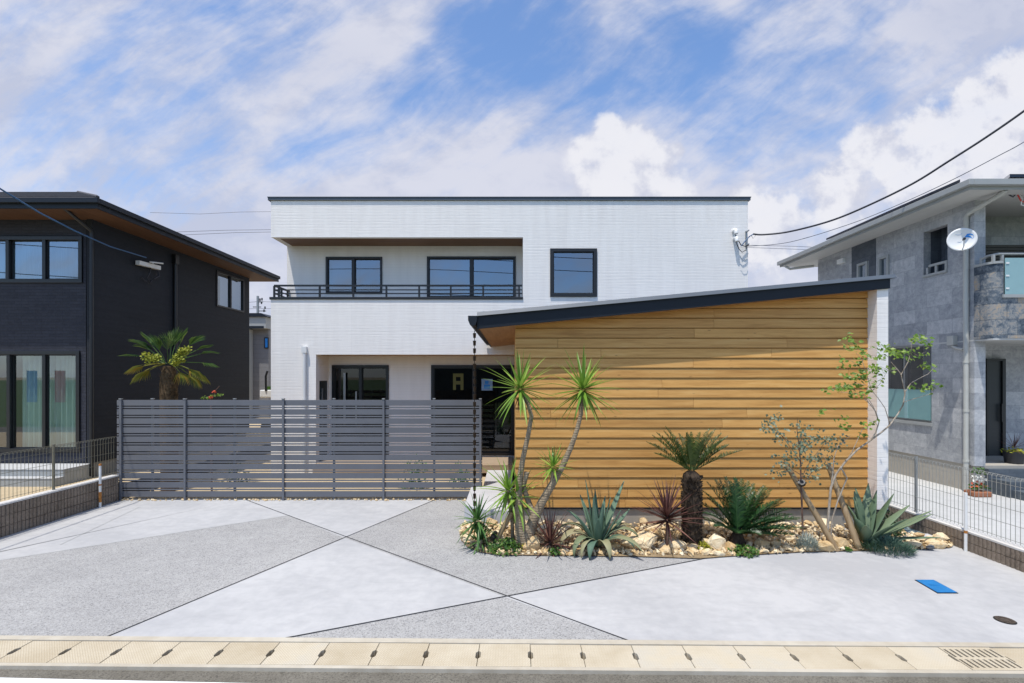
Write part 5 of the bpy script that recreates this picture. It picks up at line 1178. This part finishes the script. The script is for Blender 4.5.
while cnt < 235 and tries < 20000:
    tries += 1; x, y = rr3.uniform(-.85, 6.5), rr3.uniform(6.75, 8.0)
    if y > 7.75 and rr3.random() < .5: continue
    if not inside(x, y, inner): continue
    if any((x-a)**2+(y-b_)**2 < c_*c_ for a, b_, c_ in SOILX): continue
    s = rr3.choice((.10,.12,.14,.16,.19,.22))*rr3.uniform(.85,1.1)
    if any((x-a)**2+(y-b_)**2 < (c_+s*.40)**2 for a, b_, c_ in placed): continue
    placed.append((x, y, s*.40)); z = s*.22+max(0, (y-7.2))*.10
    rock('stone', rr3.choice(ROCK), (x, y, z), (s*rr3.uniform(.9,1.4), s*rr3.uniform(.8,1.1), s*rr3.uniform(.7,1.0)), (rr3.uniform(-.5,.5), rr3.uniform(-.5,.5), rr3.uniform(0,6.28)), 'cream broken stone among the loose stones covering the planting bed', 'stone', 'loose cream stones in the bed'); cnt += 1
# rubble between the stones: far too many to count
mb = MB(); tries = 0; k = 0
while k < 2600 and tries < 30000:
    tries += 1; x, y = rr3.uniform(-.88, 6.6), rr3.uniform(6.74, 8.0)
    if not inside(x, y, bed): continue
    if any((x-a)**2+(y-b_)**2 < (c_*.9)**2 for a, b_, c_ in SOILX) and rr3.random() < .8: continue
    s = rr3.uniform(.025,.075); me = rr3.choice(ROCK); rot = Matrix.Rotation(rr3.uniform(0,6.28), 3, 'Z') @ Matrix.Rotation(rr3.uniform(-1,1), 3, 'X')
    if len(me.vertices) > 0:
        pass
    # small angular chip
    vs = []
    for d in ((1,0,0),(-1,0,0),(0,1,0),(0,-1,0),(0,0,1),(0,0,-1)): vs.append(rot @ (Vector(d)*s*rr3.uniform(.4,.75))+Vector((x, y, s*.3+max(0,(y-7.2))*.08+rr3.uniform(0,.03))))
    mb.add(vs, [(0,2,4),(2,1,4),(1,3,4),(3,0,4),(2,0,5),(1,2,5),(3,1,5),(0,3,5)]); k += 1
o = mb.build('rubble', M['stone'], None, (3, 7.3, 0), kind='stuff'); 
mb = MB()
for _ in range(260):
    x, y, s = rr3.uniform(-7.9,-.9), rr3.uniform(9.76,9.93), rr3.uniform(.02,.05); rot = Matrix.Rotation(rr3.uniform(0,6.28), 3, 'Z')
    mb.add([rot @ (Vector(d)*s*rr3.uniform(.4,.8))+Vector((x, y, s*.3)) for d in ((1,0,0),(-1,0,0),(0,1,0),(0,-1,0),(0,0,1),(0,0,-1))], [(0,2,4),(2,1,4),(1,3,4),(3,0,4),(2,0,5),(1,2,5),(3,1,5),(0,3,5)])
mb.build('gravel_strip', M['stone'], None, (-4, 9.85, 0), kind='stuff')

# ------------------------------------------------------------------ behind the fence
fp = thing('fan_palm', 'windmill fan palm with shaggy trunk and drooping yellowed leaves behind the fence', 'palm', (P(170,500,10.7).x, 10.7, 0))
Yp = 10.7; c_ = P(168.5,366,Yp); mb = MB(); rp = random.Random(6)
pts = [Vector((c_.x+.03*(1-f), Yp, c_.z*f)) for f in [i/14 for i in range(15)]]
mb.tube(pts, [.17]*13+[.15,.10], 14)
for _ in range(900):
    f = rp.uniform(.35, .98); a_ = rp.uniform(0, 6.28); d = Vector((math.cos(a_), math.sin(a_), 0)); q_ = Vector((c_.x+.02, Yp, c_.z*f))+d*.165; s_ = Vector((-d.y, d.x, 0))*.010
    mb.add([q_-s_, q_+s_, q_+d*rp.uniform(.02,.06)+Vector((rp.uniform(-.03,.03),0,rp.uniform(-.02,.09)))], [(0,1,2)])
mb.build('trunk', M['palm_bark'], fp)
def fan(mb, base, azd, eld, pet, Rr, droop, rng, seg=22, spread=150):
    a = R(azd); e = R(eld); d = Vector((math.cos(a)*math.cos(e), math.sin(a)*math.cos(e), math.sin(e))); side = Vector((-math.sin(a), math.cos(a), 0)); up = side.cross(d)*-1
    hub = Vector(base)+d*pet; mb.tube([Vector(base), Vector(base)+d*pet*.5+up*.02, hub], [.014,.010,.008], 5, False)
    fd = (d-Vector((0,0,1))*droop*.5).normalized(); side2 = side; up2 = side2.cross(fd)*-1
    for k in range(seg):
        th = R(-spread+2*spread*(k+.5)/seg); r_ = Rr*(.72+.28*math.cos(th*.6))*rng.uniform(.92,1.05)
        dr = fd*math.cos(th)+side2*math.sin(th); w = R(spread/seg)*r_*.62*.55; pr = dr.cross(up2).normalized()
        mid = hub+dr*r_*.58+up2*.02-Vector((0,0,1))*droop*.05*r_; tip = hub+dr*r_-Vector((0,0,1))*droop*r_*.28
        mb.add([hub, mid-pr*w+up2*.012, tip, mid+pr*w+up2*.012, mid-up2*.012], [(0,1,4),(1,2,4),(4,2,3),(0,4,3)])
G1, G2 = MB(), MB()
for (a_, e, pet, r_, dr, old) in ((180,40,.62,.46,.25,0),(205,60,.46,.50,.15,0),(70,80,.46,.54,.05,0),(40,72,.50,.52,.1,0),(0,46,.62,.48,.25,0),(100,84,.42,.48,.05,0),(250,66,.34,.48,.15,0),(300,66,.36,.48,.15,0),(178,16,.66,.46,.35,0),(2,20,.72,.46,.35,0),(355,2,.74,.44,.45,0),(20,34,.6,.46,.3,0),(160,34,.6,.46,.3,0),
    (185,-6,.52,.44,.6,1),(200,-24,.44,.40,.8,1),(172,-18,.50,.42,.7,1),(350,-14,.50,.44,.7,1),(335,-26,.46,.40,.8,1),(10,-22,.56,.42,.7,1),(215,-4,.40,.40,.6,1),(2,-34,.5,.40,.8,1)):
    fan(G2 if old else G1, c_+Vector((math.cos(R(a_))*.07, math.sin(R(a_))*.07, .05)), a_+rp.uniform(-5,5), e, pet*.9, r_*.86, dr, rp, 14, spread=46)
G1.build('leaves', M['palm'], fp); G2.build('old_leaves', M['palm_old'], fp)
for (px_, py_) in ((147,356),(150,360),(157,358),(178,356),(183,352),(186,350),(175,362),(181,359)):
    q_ = P(px_, py_, Yp-.25); mb = MB()
    for _ in range(75): leafq(mb, q_+Vector((max(-.09,min(.09,rp.gauss(0,.05))), rp.uniform(-.06,.06), max(-.08,min(.08,rp.gauss(0,.045))))), .06, rp, .7)
    mb.build('flower_cluster', M['palm_flower'], fp)
fl = thing('flowering_plant', 'small plant with red and yellow blooms showing above the fence top', 'plant', (P(213,500,10.6).x, 10.6, 0))
mb = MB(); mb.tube([P(212,520,10.6), P(211,398,10.6)], .02, 6); mb.tube([P(212,400,10.6), P(215,391,10.6), P(219.5,386,10.6)], .006, 5); mb.build('stem', M['twig'], fl)
mb = MB(); 
for q_, n in ((P(206,399,10.6),30),(P(215,397,10.6),30),(P(219,396,10.6),20)): clump(mb, q_, .10, .1, .07, n, .05, rp)
mb.build('leaves', M['maple'], fl)
for q_ in (P(211,398,10.55), P(214,392.5,10.55)): mb = MB(); clump(mb, q_, .045, .04, .05, 26, .04, rp); mb.build('bloom', M['red_flower'], fl)
def hedge(name, x, y, rx, h, n, s, mat, lab):
    mb = MB(); clump(mb, (x, y, .02), rx, rx*.7, h, n, s, random.Random(int(n+x*10)), .6, .3); tag(mb.build(name, M[mat], None, (x, y, 0)), lab, 'shrub')
hedge('shrub', -2.2, 10.9, .4, .75, 420, .07, 'cover_green', 'light green shrub seen through the right part of the fence')
hedge('shrub', -1.2, 11.0, .3, .6, 260, .07, 'yucca_dark', 'dark green shrub behind the right end of the fence')
hedge('shrub', -6.4, 11.2, .35, .6, 260, .07, 'dark_shrub', 'low dark shrub behind the fence beneath the fan palm')
mb = MB(); 
# back neighbour house between the two houses
fh = thing('grey_house', 'distant mid grey house with a dark flat eave between the dark and white houses', 'house', (-15.5, 26, 0)); Yh = 26
def ZH(py): return H-(py-377)*Yh/F
x1 = P(268.5,377,Yh).x; x0 = x1-7
mb = MB(); mb.box(x0, x1, Yh, Yh+7, -.1, ZH(329)); mb.build('wall', M['far_wall'], fh)
mb = MB(); mb.box(x0-.2, x1+.1, Yh-.5, Yh+7.3, ZH(329), ZH(318)); mb.build('eave', M['pale_fascia'], fh)
mb = MB(); mb.prism([(x0-.4, Yh-.6, ZH(318)), (x1+.25, Yh-.6, ZH(318)), (x1-.1, Yh-.6, ZH(314.5)), (x0-.2, Yh-.6, ZH(314.5))], (0,8,0)); mb.build('roof', M['dark_metal'], fh)
mb = MB(); mb.box(x0-.1, x1+.0, Yh-.52, Yh-.50, ZH(329.5), ZH(327)); mb.build('gutter', M['dark_metal'], fh)
wx = P(266.5,343,Yh).x; mb = MB(); mb.box(wx-.1, x1+.03, Yh-.06, Yh-.003, ZH(348.5), ZH(337.5)); w_ = mb.build('window', M['black'], fh); mb = MB(); mb.box(wx-.04, x1-.02, Yh-.07, Yh-.061, ZH(347.5), ZH(338.5)); mb.build('pane', M['logo_blue'], w_)
mb = MB(); x_ = P(248.5,377,Yh).x; mb.box(x_-1, x_+.25, Yh-.5, Yh-.02, -.1, ZH(330)); mb.build('pale_bay', M['pale_fascia'], fh)
# small truck parked behind the white house
tk = thing('small_truck', 'tiny white truck with a green crate parked far behind the fence', 'truck', (P(264,398,21).x, 21, 0)); Yk = 21
def K(px_, py_): q_ = P(px_, py_, Yk); return q_.x, q_.z
xa, za = K(259.5,397.5); xb, zb_ = K(272,390)
mb = MB(); mb.box(xa, xb+1.2, Yk, Yk+1.5, za, zb_); mb.box(xb+.2, xb+1.6, Yk+.1, Yk+1.4, za-.2, zb_+.9); mb.build('body', M['white_metal'], tk, bevel=.04)
mb = MB(); xg, zg = K(263,390); mb.box(xg, xb+.3, Yk+.2, Yk+1.2, zb_+.002, zb_+.15); mb.build('crate', M['cover_green'], tk)
for dx in (.35, 1.7):
    mb = MB(); mb.tube([(xa+dx, Yk-.02, .32), (xa+dx, Yk+.2, .32)], .3, 16); mb.build('wheel', M['black'], tk)
mb = MB(); mb.tube([P(266,391,Yk), P(265.8,376,Yk), P(267.5,371,Yk)], .05, 6); mb.build('exhaust_pipe', M['black'], tk)
# far utility pole and wires
up_ = thing('utility_pole', 'far utility pole with crossarms and insulators beyond the grey house', 'utility pole', (P(257.8,377,48).x, 48, 0)); mb = MB()
mb.tube([(up_.location.x, 48, 0), (up_.location.x, 48, H+81*48/F)], [.17,.12], 8); mb.build('pole', M['grey_metal'], up_)
mb = MB()
for py_, a_, b_ in ((302,257,263),(307,253,261),(311,257,266)): 
    q0, q1 = P(a_, py_, 48), P(b_, py_, 48); mb.bar(q0, q1, .07)
for px_, py_ in ((262,300.5),(260,301),(265,309),(264,312),(261.5,304)): q0 = P(px_, py_, 48); mb.tube([q0, q0+Vector((0,0,.25))], .07, 6)
mb.build('crossarms', M['black'], up_)
for k, (pts, lab, Y) in enumerate((([(120,236),(180,231.8),(226,230.2),(275,229.6),(420,235)], 'thin far cable above the grey house, uppermost of the close pair', 34), ([(120,238),(190,234.6),(236,232.6),(275,231.9),(420,237)], 'thin far cable just under the uppermost of the close pair', 34),
     ([(150,212.5),(200,214),(240,212),(290,211.4)], 'faint single far cable high above the dark eave', 60),
     ([(700,246),(752,245.2),(800,246.5),(850,249)], 'thin far cable right of the white house, upper one', 34), ([(700,247.8),(752,247.6),(800,249.4),(850,252)], 'thin far cable right of the white house, lower one', 34),
     ([(200,306),(240,303),(259,301.5),(300,303)], 'upper cable running to the far utility pole', 48), ([(200,310),(240,309),(261,308.5),(300,309)], 'lower cable running to the far utility pole', 48))):
    tag(MB().tube([P(a, b_, Y) for a, b_ in pts], .016 if Y < 40 else .022, 4, False).build('overhead_cable', M['far_cable'], None, P(*pts[0], Y)), lab, 'cable')
# service drop to the white house
def catmull(pts, n=8):
    out = []; p_ = [pts[0]]+pts+[pts[-1]]
    for i in range(1, len(p_)-2):
        for k in range(n):
            t = k/n; a, b_, c_, d = p_[i-1], p_[i], p_[i+1], p_[i+2]
            out.append(.5*((2*b_)+(c_-a)*t+(2*a-5*b_+4*c_-d)*t*t+(3*b_-a-3*c_+d)*t**3))
    out.append(pts[-1]); return out
CP = [P(753,234,12.42), P(764,234.6,12.3), P(790,231.5,12.0), P(830,221,11.3), P(867,206,10.78), P(912,184,10.2), P(949,161,9.77), P(985,138,9.4), P(1024,111,9.0), P(1090,62,8.4)]
tag(MB().tube(catmull(CP), .021, 6).build('service_cable', M['black_cable'], None, CP[0]), 'thick black service cable sweeping up right from the white house', 'cable')
CP = [P(748,246.3,12.42), P(790,242,12.0), P(850,224,11.2), P(900,204,10.6), P(950,181,10.0), P(1000,155,9.4), P(1024,142,9.1), P(1090,102,8.4)]
tag(MB().tube(catmull(CP), .008, 5).build('service_cable', M['far_cable'], None, CP[0]), 'thin grey cable rising to the right under the thick one', 'cable')
# pots by the stone house porch
def ground_right(px_, py_, z=.2): return G(px_, py_, z)
q_ = ground_right(980.5, 497.5)
pt_ = thing('flower_planter', 'low terracotta planter with white and orange flowers by the porch steps', 'planter', q_)
mb = MB(); mb.box(q_.x-.10, q_.x+.24, q_.y, q_.y+.25, q_.z, q_.z+.10); mb.build('pot', M['terracotta'], pt_, bevel=.02)
for mt, dz, n, rx_ in (('cover_green', .14, 120, .22), ('white_flower', .30, 90, .15), ('red_flower', .18, 40, .18), ('cover_green', .44, 90, .13)):
    mb = MB(); clump(mb, q_+Vector((.06+.02*(dz > .4), .1, dz)), rx_, .12, .12, n, .05, rp, .7, .2); mb.build('flowers' if 'flower' in mt else 'leaves', M[mt], pt_)
q_ = Vector((P(1014,463,9.9).x, 9.9, .68))
pt_ = thing('potted_cordyline', 'dark pot with a spiky red brown plant on the porch of the stone house', 'potted plant', q_)
mb = MB(); mb.tube([q_, q_+Vector((0,0,.26)), q_+Vector((0,0,.30))], [.13,.17,.18], 16); mb.build('pot', M['dark_pot'], pt_)
mb = MB(); mb.tube([q_+Vector((0,0,.001)), q_+Vector((0,0,.03))], [.22,.22], 16); mb.build('saucer', M['terracotta'], pt_)
mb = MB(); rosette(mb, q_+Vector((0,0,.42)), 30, .34, .018, -10, 85, 20, rp); mb.build('leaf_head', M['cordyline'], pt_)
mb = MB(); clump(mb, q_+Vector((0,0,.28)), .2, .2, .1, 110, .05, rp); mb.build('leaves', M['cover_yellow'], pt_)

# ------------------------------------------------------------------ across the road (seen mirrored in the windows)
oh = thing('low_house', 'low green grey house across the road', 'house', (-3, -24, 0))
mb = MB(); mb.box(-10, 4.5, -32, -24, -.1, 4.6); mb.build('wall', M['step_tile'], oh)
mb = MB(); mb.prism([(-10.8,-23.2,4.6),(-10.8,-32.8,4.6),(-10.8,-28,6.4)], (16.1,0,0)); mb.build('roof', M['roof'], oh)
up2 = thing('utility_pole', 'concrete utility pole across the road', 'utility pole', (-7.6, -8.5, 0)); mb = MB(); mb.tube([(-7.6,-8.5,-.1),(-7.6,-8.5,12)], [.17,.11], 10); mb.build('pole', M['beige_pipe'], up2)
mb = MB(); mb.bar((-8.6,-8.5,11.2), (-6.8,-8.5,11.2), .1); mb.bar((-8.6,-8.5,10.3), (-6.8,-8.5,10.3), .1); mb.tube([(-8.0,-8.3,9.2),(-8.0,-8.3,9.9)], .2, 10); mb.build('crossarms', M['black'], up2)
for k, (za, zb2) in enumerate(((11.3,11.0),(10.4,10.1),(8.6,8.2))):
    pts = [Vector((-40, -8.5, za+1)), Vector((-24, -8.5, za-.1)), Vector((-7.6, -8.5, za)), Vector((10, -8.5, za-.7)), Vector((28, -8.5, zb2+.3))]
    tag(MB().tube(catmull(pts, 6), .025, 5).build('overhead_cable', M['black_cable'], None, pts[2]), ('highest', 'middle', 'lowest')[k]+' cable on the utility pole across the road', 'cable')
for k, (x_, mt, lab) in enumerate(((-26.9,'blue_banner','large blue banner on a pole across the road, beside a red one'), (-25.3,'red_banner','red banner on a pole between two blue ones across the road'), (-23.9,'blue_banner','blue banner on a pole across the road, right of the red one'))):
    t = thing('banner', lab, 'banner', (x_, -5.5, 0)); mb = MB(); mb.tube([(x_, -5.5, -.1), (x_, -5.5, 2.9)], .015, 6); mb.build('pole', M['white_metal'], t)
    mb = MB(); mb.box(x_+.02, x_+.58, -5.505, -5.495, 1.1, 2.85); mb.build('cloth', M[mt], t)
